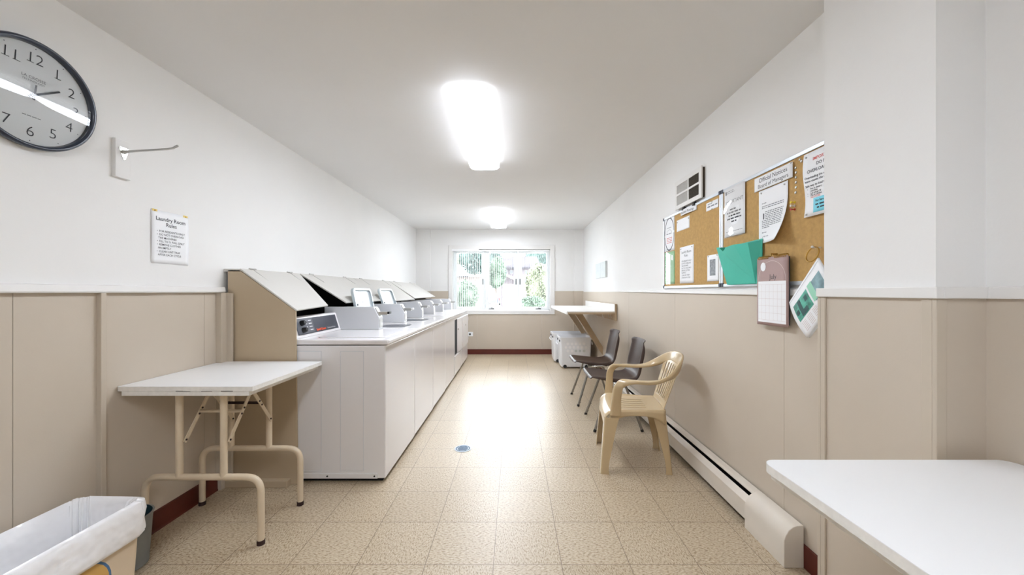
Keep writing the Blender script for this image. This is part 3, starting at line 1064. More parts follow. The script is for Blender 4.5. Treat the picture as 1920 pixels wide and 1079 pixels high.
def hand(name, ang, L, w0, w1, x, m, tail=0.02):
    b = MB()
    a = R(90 - ang)
    d = Vector((0, math.cos(a), math.sin(a)))
    p = Vector((0, -math.sin(a), math.cos(a)))
    b.rings([[Vector((x, 0, 0)) - d * tail - p * w0, Vector((x, 0, 0)) - d * tail + p * w0, Vector((x, 0, 0)) + d * L + p * w1, Vector((x, 0, 0)) + d * L - p * w1],
             [Vector((x + 0.0015, 0, 0)) - d * tail - p * w0, Vector((x + 0.0015, 0, 0)) - d * tail + p * w0, Vector((x + 0.0015, 0, 0)) + d * L + p * w1, Vector((x + 0.0015, 0, 0)) + d * L - p * w1]])
    b.build(name, m, ck, smooth=0)
hand('minute_hand', 56, 0.100, 0.0045, 0.0030, 0.020, M['ink'])
hand('hour_hand', 5, 0.042, 0.0040, 0.0025, 0.023, M['greyink'])
b = MB(); b.lathe([(0.007, 0.016), (0.007, 0.027)], (0, 0, 0), 16, 'x')
b.build('hub', M['greyink'], ck)
b = MB(); b.lathe([(0.197, 0.028), (0.12, 0.030), (0.001, 0.031)], (0, 0, 0), 64, 'x', cap=False)
b.build('glass_cover', M['clockglass'], ck)

# ------------------------------------------------------------------ rod hook on its board
hk = thing('rod_hook', (XL, 1.73, 1.84), 'long steel rod hook on a small white wooden plate, left wall under the clock', 'hook')
b = MB(); b.box(XL, XL + 0.018, 1.694, 1.762, 1.752, 1.930)
b.build('back_plate', M['wall'], hk, smooth=0, bevel=0.002)
b = MB()
b.prism([(1.708, 1.896), (1.750, 1.896), (1.752, 1.888), (1.735, 1.840), (1.726, 1.838), (1.706, 1.886)], 'x', XL + 0.018, XL + 0.021)
fl = b.build('flange', M['chrome'], hk, smooth=0, bevel=0.001)
for yy, zz in ((1.714, 1.889), (1.745, 1.889), (1.730, 1.848)):
    b = MB(); b.tube([(XL + 0.021, yy, zz), (XL + 0.0235, yy, zz)], 0.0042, 10)
    b.build('screw', M['steel'], fl)
b = MB()
b.tube([(XL + 0.02, 1.729, 1.874), (XL + 0.045, 1.729, 1.878), (-1.62, 1.729, 1.889), (-1.595, 1.729, 1.893), (-1.572, 1.729, 1.905)], [0.009, 0.0052, 0.0048, 0.0048, 0.0052], 12)
b.build('rod', M['steel'], hk)

# ------------------------------------------------------------------ papers
def right_fn(X, yl, zt, bend=None, rot=0.0):
    # a = reader's right (-Y), bb = down from the top edge when negative, d = out of the wall (-X)
    ca, sa = math.cos(rot), math.sin(rot)
    def fn(a, bb, d):
        e = bend(a, bb) if bend else 0.0
        a2, b2 = a * ca - bb * sa, a * sa + bb * ca
        return Vector((X - d - e, yl - a2, zt + b2))
    return fn
def sheet(name, fn, wd, ht, m, parent, nx=10, ny=12, th=0.0006):
    b = MB()
    b.grid(lambda u, v: fn(u * wd, -v * ht, 0), nx, ny)
    return b.build(name, m, parent, smooth=60, solid=th, solid_off=0)
def pin(parent, p, m, nrm, r=0.004):
    b = MB()
    p = Vector(p)
    n_ = Vector(nrm)
    b.tube([p - n_ * 0.001, p + n_ * 0.002, p + n_ * 0.004], [r, r, r * 0.6], 12)
    return b.build('pin', m, parent)

# rules sheet on the left wall
lfn = lambda a, bb, d: Vector((XL + 0.0015 + d + 0.004 * math.sin(math.pi * min(1, max(0, -bb / 0.276))), 1.876 + a, 1.645 + bb))
rs = thing('notice_sheet', (XL, 1.98, 1.369), 'white sheet of printed laundry room rules taped alone on the left wall', 'notice')
sheet('paper_sheet', lfn, 0.213, 0.276, M['paper'], rs)
b = MB()
b.text('Laundry Room', 0.0285, lfn, 0.108, -0.052, 'CENTER', bold=0.0003)
b.text('Rules', 0.0285, lfn, 0.108, -0.080, 'CENTER', bold=0.0003)
y = -0.112
for dot, s in ((1, 'FOR RESIDENTS ONLY'), (1, 'DO NOT OVERLOAD'), (0, 'THE MACHINES'), (1, 'FILL TO \u00be FULL ONLY'), (1, 'REMOVE CLOTHES'), (0, 'PROMPTLY'), (1, 'CLEAN LINT TRAP'), (0, 'AFTER EACH CYCLE')):
    if dot:
        b.text('\u2022', 0.015, lfn, 0.026, y)
    b.text(s, 0.0148, lfn, 0.038 if dot else 0.033, y, bold=0.00012)
    y -= 0.0175
b.build('lettering', M['ink'], rs, smooth=0)
for aa in (0.018, 0.195):
    b = MB(); b.strip(lfn, aa - 0.014, aa + 0.014, -0.009, 0.002, 0.0012)
    tp = b.build('tape', M['tape'], rs, smooth=0, solid=0.0004)
    b = MB(); c = lfn(aa, -0.005, 0.001); b.tube([c, c + Vector((0.004, 0, 0))], 0.003, 8)
    b.build('pin', M['brass'], rs)

# cork boards
def board(y0, y1, label):
    t = thing('cork_board', (XR, (y0 + y1) / 2, 1.252), label, 'notice board', 'aluminium framed cork boards')
    z0, z1 = 1.252, 1.850
    b = MB(); b.box(XR - 0.011, XR - 0.0005, y0 + 0.01, y1 - 0.01, z0 + 0.01, z1 - 0.01)
    b.build('cork_panel', M['cork'], t, smooth=0)
    b = MB()
    for a0, a1, c0, c1 in ((y0, y1, z0, z0 + 0.018), (y0, y1, z1 - 0.018, z1), (y0, y0 + 0.018, z0, z1), (y1 - 0.018, y1, z0, z1)):
        b.box(XR - 0.017, XR - 0.0005, a0, a1, c0, c1)
    b.build('frame', M['alu'], t, smooth=0, bevel=0.002)
    for yy in (y0, y1 - 0.022):
        for zz in (z0, z1 - 0.022):
            b = MB(); b.box(XR - 0.0195, XR - 0.0005, yy, yy + 0.022, zz - 0.001, zz + 0.023)
            b.build('corner_cap', M['corner'], t, smooth=0, bevel=0.002)
board(2.298, 3.185, 'aluminium framed cork board with a green pocket and scattered sheets, the farther one')
board(1.404, 2.294, 'aluminium framed cork board behind the green folder and calendar, the nearer one')
BX = XR - 0.0125
def notice(name, yl, zt, wd, ht, label, cat='notice', m=None, bend=None, X=None, rot=0.0, group='sheets on the cork boards', pins=((0.1, 0.05), (0.9, 0.05)), nx=8, ny=10, pm=None):
    fn = right_fn(X or BX, yl, zt, bend, rot)
    t = thing(name, tuple(fn(wd / 2, -ht, 0)), label, cat, group)
    sheet('paper_sheet', fn, wd, ht, m or M['paper'], t, nx, ny)
    for u, v in pins:
        pin(t, fn(u * wd, -v * ht, 0.0012), pm or M['steel'], (-1, 0, 0))
    return t, fn

t, fn = notice('round_logo_flyer', 3.163, 1.840, 0.192, 0.280, 'white flyer with a dark ring, at the far left edge of the farther board', 'flyer', pins=())
b = MB()
for k in range(40):
    if k in (0, 20):
        continue
    a0, a1 = 2 * math.pi * k / 40, 2 * math.pi * (k + 1) / 40
    q = [(0.096 + 0.083 * r * math.cos(a), -0.14 + 0.128 * r * math.sin(a)) for r, a in ((1.0, a0), (1.09, a0), (1.09, a1), (1.0, a1))]
    b.face([fn(x, y, 0.001) for x, y in q])
b.build('ring_print', M['corner'], t, smooth=0)
b = MB()
b.dashes(fn, 0.05, 0.14, -0.09, 0.005, 1)
for k in range(12):
    a0, a1 = R(20 + 130 * k / 12), R(20 + 130 * (k + 1) / 12)
    b.face([fn(0.096 + 0.05 * r * math.cos(a), -0.145 + 0.04 * r * math.sin(a), 0.001) for r, a in ((1.0, a0), (1.06, a0), (1.06, a1), (1.0, a1))])
b.dashes(fn, 0.04, 0.15, -0.14, 0.007, 2)
b.build('lettering', M['greyink'], t, smooth=0)
b = MB()
for k in range(4):
    b.dashes(fn, 0.045, 0.15, -0.175 - 0.013 * k, 0.005, 20 + k)
b.build('pink_lettering', M['redink'], t, smooth=0)

t, fn = notice('leaflet_pocket', 3.160, 1.552, 0.192, 0.265, 'green leaflet in a clear pocket under the ring flyer', 'leaflet', M['green2'], pins=())
b = MB()
for k in range(3):
    b.prism([(3.160 - 0.03 - 0.05 * k, 1.46 + 0.012 * k), (3.160 - 0.065 - 0.05 * k, 1.452 + 0.012 * k), (3.160 - 0.06 - 0.05 * k, 1.495 + 0.012 * k), (3.160 - 0.035 - 0.05 * k, 1.50 + 0.012 * k)], 'x', BX - 0.002, BX - 0.0012)
b.build('white_figures', M['paper'], t, smooth=0)
b = MB(); b.grid(lambda u, v: fn(u * 0.196 - 0.002, 0.003 - v * 0.272, 0.008 * math.sin(u * math.pi) + 0.003), 8, 6)
b.build('clear_pocket', M['sleeve'], t, smooth=60)

t, fn = notice('blank_card', 2.928, 1.784, 0.212, 0.09, 'blank white card near the top left of the farther board', 'card', pins=((0.06, 0.2), (0.94, 0.2)))
t, fn = notice('postings_label', 2.840, 1.842, 0.236, 0.040, 'narrow paper strip reading Resident Postings on the board top edge', 'label', pins=(), X=XR - 0.021, bend=lambda a, bb: 0.006 * math.sin(a * 20))
b = MB(); b.text('Resident Postings', 0.0265, fn, 0.012, -0.030)
b.build('lettering', M['ink'], t, smooth=0)
t, fn = notice('small_card', 2.478, 1.812, 0.148, 0.054, 'small printed white card at the top right of the farther board', 'card', pins=((0.5, 0.1), (0.5, 0.94)))
b = MB()
b.dashes(fn, 0.02, 0.07, -0.016, 0.006, 4); b.dashes(fn, 0.015, 0.135, -0.034, 0.009, 5)
b.build('lettering', M['greyink'], t, smooth=0)
t, fn = notice('notice_sheet', 2.873, 1.563, 0.222, 0.277, 'white sheet of printed rules pinned low on the farther cork board', 'notice', bend=lambda a, bb: 0.003 * math.sin(a * 14))
b = MB()
b.text('Laundry Room', 0.026, fn, 0.11, -0.05, 'CENTER'); b.text('Rules', 0.026, fn, 0.11, -0.077, 'CENTER')
y = -0.115
for s in ('FOR RESIDENTS ONLY', 'DO NOT OVERLOAD', 'THE MACHINES', 'FILL TO \u00be FULL ONLY', 'REMOVE CLOTHES', 'PROMPTLY', 'CLEAN LINT TRAP', 'AFTER EACH CYCLE'):
    b.text(s, 0.0155, fn, 0.035, y); y -= 0.0178
b.build('lettering', M['ink'], t, smooth=0)
t, fn = notice('photo_printout', 2.466, 1.462, 0.140, 0.172, 'white sheet with a black and white photo, low beside the green folder', 'printout', bend=lambda a, bb: 0.002 * math.sin(a * 20), pins=((0.12, 0.04), (0.88, 0.04)))
b = MB(); b.strip(fn, 0.035, 0.105, -0.135, -0.03, 0.001)
b.build('printed_photo', M['photo3'], t, smooth=0)
b = MB(); b.prism([(2.466 - 0.045, 1.345), (2.466 - 0.06, 1.345), (2.466 - 0.058, 1.425), (2.466 - 0.047, 1.428)], 'x', BX - 0.0022, BX - 0.0016)
b.prism([(2.466 - 0.078, 1.345), (2.466 - 0.094, 1.36), (2.466 - 0.090, 1.415), (2.466 - 0.080, 1.42)], 'x', BX - 0.0022, BX - 0.0016)
b.build('dark_figures', M['ink'], t, smooth=0)

t, fn = notice('important_sheet', 2.252, 1.838, 0.200, 0.288, 'white sheet headed IMPORTANT in a clear sleeve above the green folder', 'notice', pins=(), X=XR - 0.0185, bend=lambda a, bb: 0.003 * math.sin(a * 15))
b = MB()
b.text('IMPORTANT', 0.030, fn, 0.10, -0.095, 'CENTER')
for k, (a0, a1) in enumerate(((0.06, 0.13), (0.03, 0.17), (0.045, 0.16), (0.03, 0.17), (0.075, 0.125))):
    b.dashes(fn, a0, a1, -0.135 - 0.018 * k, 0.008, 30 + k)
b.strip(fn, 0.012, 0.026, -0.036, -0.016)
b.build('lettering', M['ink'], t, smooth=0)
b = MB()
b.dashes(fn, 0.03, 0.10, -0.022, 0.004, 8); b.dashes(fn, 0.03, 0.11, -0.032, 0.004, 9); b.dashes(fn, 0.02, 0.18, -0.262, 0.004, 10)
b.build('small_print', M['greyink'], t, smooth=0)
b = MB(); b.grid(lambda u, v: fn(u * 0.210 - 0.005, 0.004 - v * 0.30, 0.0035 + 0.004 * math.sin(v * 7) * math.sin(u * 3)), 8, 12)
b.build('clear_sleeve', M['sleeve'], t, smooth=60)

t, fn = notice('header_sign', 1.972, 1.822, 0.270, 0.072, 'wide white sign reading Official Notices Board of Managers on the nearer board', 'sign', pins=((0.97, 0.05),), X=XR - 0.0185)
b = MB()
b.text('Official Notices', 0.032, fn, 0.137, -0.032, 'CENTER'); b.text('Board of Managers', 0.0285, fn, 0.137, -0.061, 'CENTER')
b.build('lettering', M['ink'], t, smooth=0)

def curl(a, bb):
    q = max(0.0, a / 0.206 * 0.75 + (-bb / 0.274) - 0.95)
    return 0.10 * q * q + 0.003
t, fn = notice('notice_letter', 1.941, 1.746, 0.206, 0.274, 'typed white letter with a curling lower corner under the Official Notices sign', 'letter', bend=curl, nx=16, ny=18)
b = MB()
b.dashes(fn, 0.025, 0.06, -0.072, 0.004, 11)
for k in range(2):
    b.dashes(fn, 0.025, 0.18, -0.088 - 0.009 * k, 0.0042, 40 + k)
for k in range(10):
    b.dashes(fn, 0.05 if k < 5 else 0.025, 0.18 if k < 9 else 0.08, -0.118 - 0.0088 * k, 0.0042, 50 + k)
b.dashes(fn, 0.025, 0.06, -0.222, 0.004, 12)
b.build('lettering', M['greyink'], t, smooth=0)
b = MB()
b.strip(fn, 0.034, 0.042, -0.152, -0.122)
for k in range(9):
    b.strip(fn, 0.028 + 0.006 * k, 0.032 + 0.006 * k, -0.244 + 0.002 * (k % 3), -0.241 + 0.004 * (k % 2))
b.build('signature', M['ink'], t, smooth=0)

t, fn = notice('warning_sheet', 1.630, 1.823, 0.212, 0.276, 'large print sheet beginning IMPORTANT with a cyan slip, cut off by the pilaster', 'notice',
               bend=lambda a, bb: 0.006 * math.sin(-bb / 0.276 * math.pi * 2) * math.exp(-a * 20) + 0.004, pins=((0.07, 0.06), (0.06, 0.96)), X=XR - 0.0185)
b = MB()
b.text('IMPORTANT', 0.0185, fn, 0.050, -0.040, bold=0.0002)
b.text('NO MORE', 0.0115, fn, 0.034, -0.1985)
b.build('red_lettering', M['redink'], t, smooth=0)
b = MB()
b.text('DO NOT', 0.0185, fn, 0.068, -0.064, bold=0.0002)
b.text('OVERLOAD', 0.0185, fn, 0.022, -0.089, bold=0.0002)
b.text('Overloading the w', 0.0138, fn, 0.008, -0.113, bold=0.0002); b.text('items causes the w', 0.0138, fn, 0.008, -0.128, bold=0.0002)
b.text('Safe way to load t', 0.0138, fn, 0.008, -0.148, bold=0.0002)
for y, s_, d in ((-0.1615, 'Put in deterg', 1), (-0.1705, 'machine.', 0), (-0.1800, 'Let water fil', 1), (-0.1892, 'Put in clothe', 1)):
    b.text(s_, 0.0115, fn, 0.034, y, bold=0.0002)
    if d:
        b.text('\u2022', 0.0125, fn, 0.016, y)
b.build('lettering', M['ink'], t, smooth=0)
fn2 = lambda a, bb, d: fn(a + 0.05, bb - 0.201, d + 0.0012)
sl = sheet('cyan_slip', lambda a, bb, d: fn2(a, bb, d), 0.13, 0.062, M['cyan'], t, 4, 4)
b = MB()
b.text('For Serv', 0.0125, fn2, 0.012, -0.018, bold=0.0003)
b.dashes(fn2, 0.012, 0.10, -0.033, 0.006, 13); b.dashes(fn2, 0.02, 0.10, -0.047, 0.006, 14)
b.build('slip_lettering', M['ink'], t, smooth=0)

# green card folder
gf = thing('green_folder', (1.25, 2.05, 1.262), 'bright green card wallet pinned open across the two cork boards', 'folder')
b = MB(); b.prism([(2.205, 1.262), (1.905, 1.264), (1.905, 1.497), (2.205, 1.490)], 'x', 1.2775, 1.2795)
b.build('back_panel', M['green'], gf, smooth=0)
fp = [(2.19, 1.264), (1.935, 1.266), (1.935, 1.478), (2.04, 1.482), (2.12, 1.476), (2.137, 1.462), (2.157, 1.459), (2.172, 1.472), (2.178, 1.484), (2.21, 1.484)]
b = MB()
A = []
for k, (yy, zz) in enumerate(fp):
    x = 1.262 - 0.050 * (zz - 1.264) / 0.21 + (0.012 if yy < 1.95 else 0)
    A.append((x, yy, zz))
b.rings([[Vector(p) for p in A], [Vector(p) + Vector((-0.0015, 0, 0)) for p in A]])
b.build('front_panel', M['green'], gf, smooth=0)
b = MB()
b.face([(1.262, 1.935, 1.266), (1.2765, 1.906, 1.266), (1.2765, 1.906, 1.49), (1.223, 1.935, 1.478)])
b.build('gusset', M['green'], gf, smooth=0, solid=0.001)
b = MB()
b.face([(1.261, 2.19, 1.264), (1.2765, 2.203, 1.264), (1.2765, 2.203, 1.488), (1.212, 2.21, 1.484)])
b.build('gusset', M['green'], gf, smooth=0, solid=0.001)
for yy in (1.93, 2.15):
    pin(gf, (1.277, yy, 1.487), M['steel'], (-1, 0, 0))

# calendar
cl = thing('wall_calendar', (1.25, 1.81, 1.055), 'mauve spiral calendar open at July hanging below the nearer cork board', 'calendar')
def cbend(a, bb):
    v = -bb / 0.335
    return -0.004 * v + 0.010 * max(0, v - 0.9) * 0
cf_ = right_fn(1.258, 1.915, 1.392, lambda a, bb: 0.0)
b = MB(); b.box(1.259, 1.2625, 1.700, 1.912, 1.060, 1.388)
b.build('back_pages', M['mauve'], cl, smooth=0)
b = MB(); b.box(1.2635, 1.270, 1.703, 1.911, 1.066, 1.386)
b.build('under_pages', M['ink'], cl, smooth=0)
b = MB(); b.grid(lambda u, v: cf_(u * 0.213, -v * 0.336, 0.004 * (v - 0.8) ** 2 if v > 0.8 else 0.0), 6, 12)
b.build('front_page', M['mauve'], cl, smooth=60, solid=0.0008)
b = MB(); b.strip(cf_, 0.010, 0.205, -0.322, -0.118, 0.0012)
b.build('date_grid', M['paper'], cl, smooth=0)
b = MB()
for k in range(1, 7):
    b.strip(cf_, 0.010 + 0.195 * k / 7, 0.0108 + 0.195 * k / 7, -0.310, -0.135, 0.0016)
for k in range(6):
    b.strip(cf_, 0.014, 0.201, -0.310 + 0.035 * k, -0.3092 + 0.035 * k, 0.0016)
b.build('grid_lines', M['mauveline'], cl, smooth=0)
b = MB()
for k in range(24):
    a0, a1 = R(180 * k / 24), R(180 * (k + 1) / 24)
    b.face([cf_(0.107 + 0.095 * r * math.cos(a), -0.115 + 0.095 * r * math.sin(a), 0.001) for r, a in ((1.0, a0), (1.025, a0), (1.025, a1), (1.0, a1))])
b.build('arch_line', M['mauveline'], cl, smooth=0)
b = MB()
b.face([cf_(0.048 + 0.019 * math.cos(R(15 * k)), -0.045 + 0.022 * math.sin(R(15 * k)), 0.0014) for k in range(24)])
b.build('year_disc', M['paper'], cl, smooth=0)
b = MB()
b.text('July', 0.034, cf_, 0.118, -0.108, 'CENTER'); b.dashes(cf_, 0.036, 0.06, -0.047, 0.005, 15)
b.build('lettering', M['ink'], cl, smooth=0)
for k0_, k1_ in ((0, 10), (15, 26)):
    b = MB()
    for k in range(k0_, k1_):
        yy = 1.900 - 0.19 * k / 25
        b.tube([(1.262 + 0.008 * math.cos(R(a)), yy, 1.392 + 0.008 * math.sin(R(a))) for a in range(0, 360, 40)], 0.0014, 6, closed=True)
    b.tube([(1.262, 1.900 - 0.19 * k0_ / 25, 1.400), (1.262, 1.900 - 0.19 * (k1_ - 1) / 25, 1.400)], 0.0012, 6)
    b.build('spiral_binding', M['brass'], cl)
b = MB(); b.tube([(1.2625, 1.82, 1.394), (1.2625, 1.81, 1.408), (1.2625, 1.80, 1.394)], 0.0016, 6)
b.tube([(XR - 0.012, 1.81, 1.407), (1.255, 1.81, 1.407)], 0.003, 8)
b.build('hanger', M['brass'], cl)

# pages on a binder ring
rg = thing('ring_pages', (1.24, 1.53, 1.02), 'stapled photo pages hanging by a corner from a brass ring beside the pilaster', 'pages')
b = MB()
b.tube([(1.252 + 0.010 * math.sin(R(a)), 1.553 + 0.031 * math.cos(R(a)), 1.379 + 0.031 * math.sin(R(a))) for a in range(0, 360, 12)], 0.0030, 8, closed=True)
b.build('binder_ring', M['brass'], rg)
b = MB(); b.tube([(XR - 0.012, 1.553, 1.408), (1.25, 1.553, 1.408)], 0.003, 8); b.sphere((1.252, 1.553, 1.410), 0.006)
b.build('pin', M['clear'], rg)
top, left, bot = Vector((1.248, 1.520, 1.362)), Vector((1.240, 1.668, 1.174)), Vector((1.228, 1.535, 1.018))
e1 = (left - top)
e2 = (bot - left)
def pfn(a, bb, d):
    # a 0..1 along the reader's bottom->..., here u along e1 from the ring, v along e2
    p = top + e1 * a + e2 * bb
    return p + Vector((-d - 0.016 * math.sin(bb * 3.0) * (0.4 + 0.6 * a) + 0.0, 0, 0)) + Vector((0, 0, 0))
for k in range(3):
    b = MB(); b.grid(lambda u, v: pfn(u * (1 - 0.012 * k), v * (0.93 + 0.01 * k), -0.003 * k), 10, 12)
    b.build('page', M['paper'], rg, smooth=60, solid=0.0006)
def quad(b, u0, u1, v0, v1, lift=0.0012, n=6):
    b.grid(lambda u, v: pfn(u0 + (u1 - u0) * u, v0 + (v1 - v0) * v, lift), n, n)
b = MB(); quad(b, 0.50, 0.92, 0.22, 0.62)
b.build('lower_photo', M['photo'], rg, smooth=60)
b = MB(); quad(b, 0.10, 0.42, 0.22, 0.62)
b.build('upper_photo', M['photo2'], rg, smooth=60)
b = MB(); quad(b, 0.34, 0.46, 0.20, 0.60, 0.0018)
b.build('green_block', mat('pale_green_print', (150, 206, 178), 0.6), rg, smooth=60)
b = MB()
for (u0, u1, v0, v1) in ((0.55, 0.62, 0.30, 0.42), (0.72, 0.80, 0.24, 0.60), (0.62, 0.72, 0.50, 0.60), (0.82, 0.9, 0.40, 0.50)):
    quad(b, u0, u1, v0, v1, 0.002, 2)
b.build('dark_print', mat('dark_teal_print', (44, 82, 80), 0.6), rg, smooth=60)
b = MB()
for k in range(6):
    for j in range(5):
        quad(b, 0.15 + 0.16 * j, 0.15 + 0.16 * j + 0.12, 0.67 + 0.035 * k, 0.678 + 0.035 * k, 0.0014, 1)
b.build('small_print', M['mauveline'], rg, smooth=0)
b = MB(); quad(b, 0.02, 0.98, 0.055, 0.062, 0.0012, 8)
b.build('fold_line', M['greyink'], rg, smooth=60)

# loose tacks on the nearer board
tk = [((1.692, 1.789), 'silver tack, topmost of the vertical row beside the header sign'), ((1.690, 1.767), 'silver tack, second from the top of the vertical row on the cork'),
      ((1.690, 1.745), 'silver tack, third from the top of the vertical row on the cork'), ((1.690, 1.722), 'silver tack, fourth from the top of the vertical row on the cork'),
      ((1.690, 1.699), 'silver tack, fifth from the top of the vertical row on the cork'), ((1.692, 1.676), 'silver tack, lowest of the vertical row on the cork'),
      ((1.667, 1.818), 'silver tack under the frame, upper one of the close pair'), ((1.658, 1.808), 'silver tack under the frame, lower one of the close pair')]
def tack(p):
    b = MB()
    x = XR - 0.011
    b.lathe([(0.0015, x), (0.0062, x - 0.001), (0.0058, x - 0.003), (0.003, x - 0.0045)], (0, p[0], p[1]), 16, 'x')
    return b
for p, lb in tk:
    o = tack(p).build('thumbtack', M['steel'], None, org=(XR - 0.011, p[0], p[1]))
    tag(o, lb, 'tack', 'silver tacks on the nearer cork board')
for p, lb, m in (((1.698, 1.633), 'yellow push pin, top one of the three below the silver tacks', 'yellow'), ((1.698, 1.617), 'clear push pin between the yellow and the red one', 'clear'), ((1.698, 1.600), 'red push pin, lowest of the three on the cork', 'red')):
    b = MB()
    x = XR - 0.011
    b.lathe([(0.0055, x - 0.001), (0.0055, x - 0.003), (0.003, x - 0.005), (0.0032, x - 0.016), (0.0052, x - 0.018), (0.0052, x - 0.021)], (0, p[0], p[1]), 16, 'x')
    o = b.build('push_pin', M[m], None, org=(XR - 0.011, p[0], p[1]))
    tag(o, lb, 'push pin', 'coloured push pins on the nearer cork board')

# vent cover above the boards
vt = thing('wall_vent', (XR, 2.72, 1.98), 'white wall vent with four grille panes just above the farther cork board', 'vent')
VX = XR - 0.028
vy0, vy1, vz0, vz1 = 2.515, 2.925, 1.864, 2.083
b = MB()
cols = ((vy0, vy0 + 0.035), (2.700, 2.716), (vy1 - 0.03, vy1))
rows = ((vz0, vz0 + 0.03), (1.968, 1.982), (vz1 - 0.035, vz1))
for a0, a1 in cols:
    b.box(VX, VX + 0.010, a0, a1, vz0, vz1)
for c0, c1 in rows:
    b.box(VX, VX + 0.010, cols[0][1], cols[1][0], c0, c1)
    b.box(VX, VX + 0.010, cols[1][1], cols[2][0], c0, c1)
b.build('frame', M['rail'], vt, smooth=0)
b = MB(); b.box(VX + 0.013, XR, vy0 + 0.008, vy1 - 0.008, vz0 + 0.008, vz1 - 0.008)
b.build('duct_box', M['groove'], vt, smooth=0)
for a0, a1, m in ((vy0 + 0.035, 2.700, 'grille'), (2.716, vy1 - 0.03, 'grille2')):
    for c0, c1 in ((vz0 + 0.03, 1.968), (1.982, vz1 - 0.035)):
        b = MB()
        b.box(VX + 0.008, VX + 0.012, a0, a1, c0, c1)
        nn = 16
        for k in range(nn):
            yy = a0 + (a1 - a0) * (k + 0.5) / nn
            b.box(VX + 0.003, VX + 0.008, yy - 0.0018, yy + 0.0018, c0, c1)
        b.build('grille', M[m], vt, smooth=0)
for k, yy in enumerate((2.64, 2.80)):
    c = thing('bulldog_clip', (XR - 0.02, yy, 1.842), ('steel bulldog clip on the board top edge, right one of two under the vent', 'steel bulldog clip on the board top edge, left one of two under the vent')[k], 'clip', 'bulldog clips under the vent')
    b = MB(); b.prism([(XR - 0.026, 1.838), (XR - 0.001, 1.838), (XR - 0.001, 1.8515), (XR - 0.014, 1.868), (XR - 0.018, 1.868), (XR - 0.026, 1.842)], 'y', yy - 0.014, yy + 0.014)
    b.build('jaw', M['black'], c, smooth=0)
    b = MB(); b.tube(arcpath([(XR - 0.02, yy - 0.009, 1.866), (XR - 0.024, yy - 0.006, 1.893), (XR - 0.024, yy + 0.006, 1.893), (XR - 0.02, yy + 0.009, 1.866)], 0.008), 0.0016, 8)
    b.build('wire_loop', M['chrome'], c)

# two pale plaques on the right wall
for k, (y0, y1) in enumerate(((5.54, 5.84), (5.16, 5.47))):
    b = MB(); b.box(XR - 0.014 - 0.014 * k, XR, y0, y1, 1.43, 1.655)
    o = b.build('wall_plaque', M['plaque'], None, org=(XR, (y0 + y1) / 2, 1.43), smooth=0, bevel=0.003)
    tag(o, ('thin pale grey plaque on the right wall, the one nearer the window', 'thicker pale grey plaque on the right wall, the one farther from the window')[k], 'plaque', 'pale plaques on the right wall')

# ------------------------------------------------------------------ baseboard heater
ht = thing('baseboard_heater', (1.25, 3.2, 0), 'long cream baseboard heater with a dark slot along the right wall', 'heater')
hx = XR - 0.020
def hz(y):
    return fz(y) * 0.8
hy0, hy1, hy2 = 1.634, 1.915, 4.6
b = MB()
end = [(hx, 0.0), (1.193, 0.0), (1.193, 0.120), (1.200, 0.142), (1.214, 0.166), (1.232, 0.180), (1.250, 0.186), (hx, 0.187)]
b.prism(end, 'y', hy0, hy1)
b.build('end_cap', M['heater'], ht, smooth=30, bevel=0.002)
b = MB(); b.prism([(hx, 0.185), (1.245, 0.184), (1.238, 0.172), (1.240, 0.168), (1.247, 0.178), (hx, 0.180)], 'y', hy1, hy2)
b.build('top_hood', M['heater'], ht, smooth=0)
b = MB(); b.prism([(1.205, 0.035), (1.208, 0.035), (1.208, 0.122), (1.234, 0.150), (1.232, 0.152), (1.205, 0.125)], 'y', hy1, hy2)
b.build('front_panel', M['heater'], ht, smooth=0)
b = MB(); b.box(hx - 0.004, hx, hy1, hy2, 0.02, 0.18)
b.build('back_plate', M['dark'], ht, smooth=0)
b = MB(); b.tube([(1.25, hy1, 0.09), (1.25, hy2, 0.09)], 0.012, 10)
for k in range(100):
    y = hy1 + 0.02 + (hy2 - hy1 - 0.04) * k / 99
    b.box(1.222, 1.272, y - 0.0006, y + 0.0006, 0.05, 0.135)
b.build('fin_element', M['dark'], ht, smooth=0)
b = MB(); b.prism([(p[0], p[1] + 0.02) for p in end], 'y', hy2, hy2 + 0.06)
b.build('end_cap', M['heater'], ht, smooth=30)

# ------------------------------------------------------------------ folding wall shelf
sh = thing('wall_shelf', (1.0, 5.55, 0.97), 'cream drop-leaf shelf on diagonal tan braces at the right wall by the window', 'shelf')
wx = XR - 0.010
b = MB(); b.box(0.66, wx - 0.03, 4.624, 6.52, 0.965, 0.978)
b.build('shelf_top', M['shelftop'], sh, smooth=0, bevel=0.002)
b = MB(); b.box(0.672, wx - 0.03, 4.626, 6.51, 0.94, 0.9648)
b.build('shelf_board', M['shelfwood'], sh, smooth=0, bevel=0.002)
b = MB(); b.box(0.655, 0.6718, 4.624, 6.52, 0.938, 0.976)
b.build('front_edge', M['shelftop'], sh, smooth=0, bevel=0.002)
b = MB(); b.box(wx - 0.03, wx - 0.003, 4.624, 6.52, 0.86, 1.068)
b.build('wall_board', M['shelfwood'], sh, smooth=0, bevel=0.002)
b = MB(); b.box(wx - 0.034, wx - 0.030, 4.628, 6.52, 0.979, 1.066)
b.build('backsplash', M['shelftop'], sh, smooth=0)
for yy in (5.38, 6.30):
    b = MB(); b.prism([(0.86, 0.94), (0.97, 0.94), (wx, 0.42), (wx, 0.30)], 'y', yy, yy + 0.045)
    b.build('brace', M['shelfwood'], sh, smooth=0, bevel=0.002)
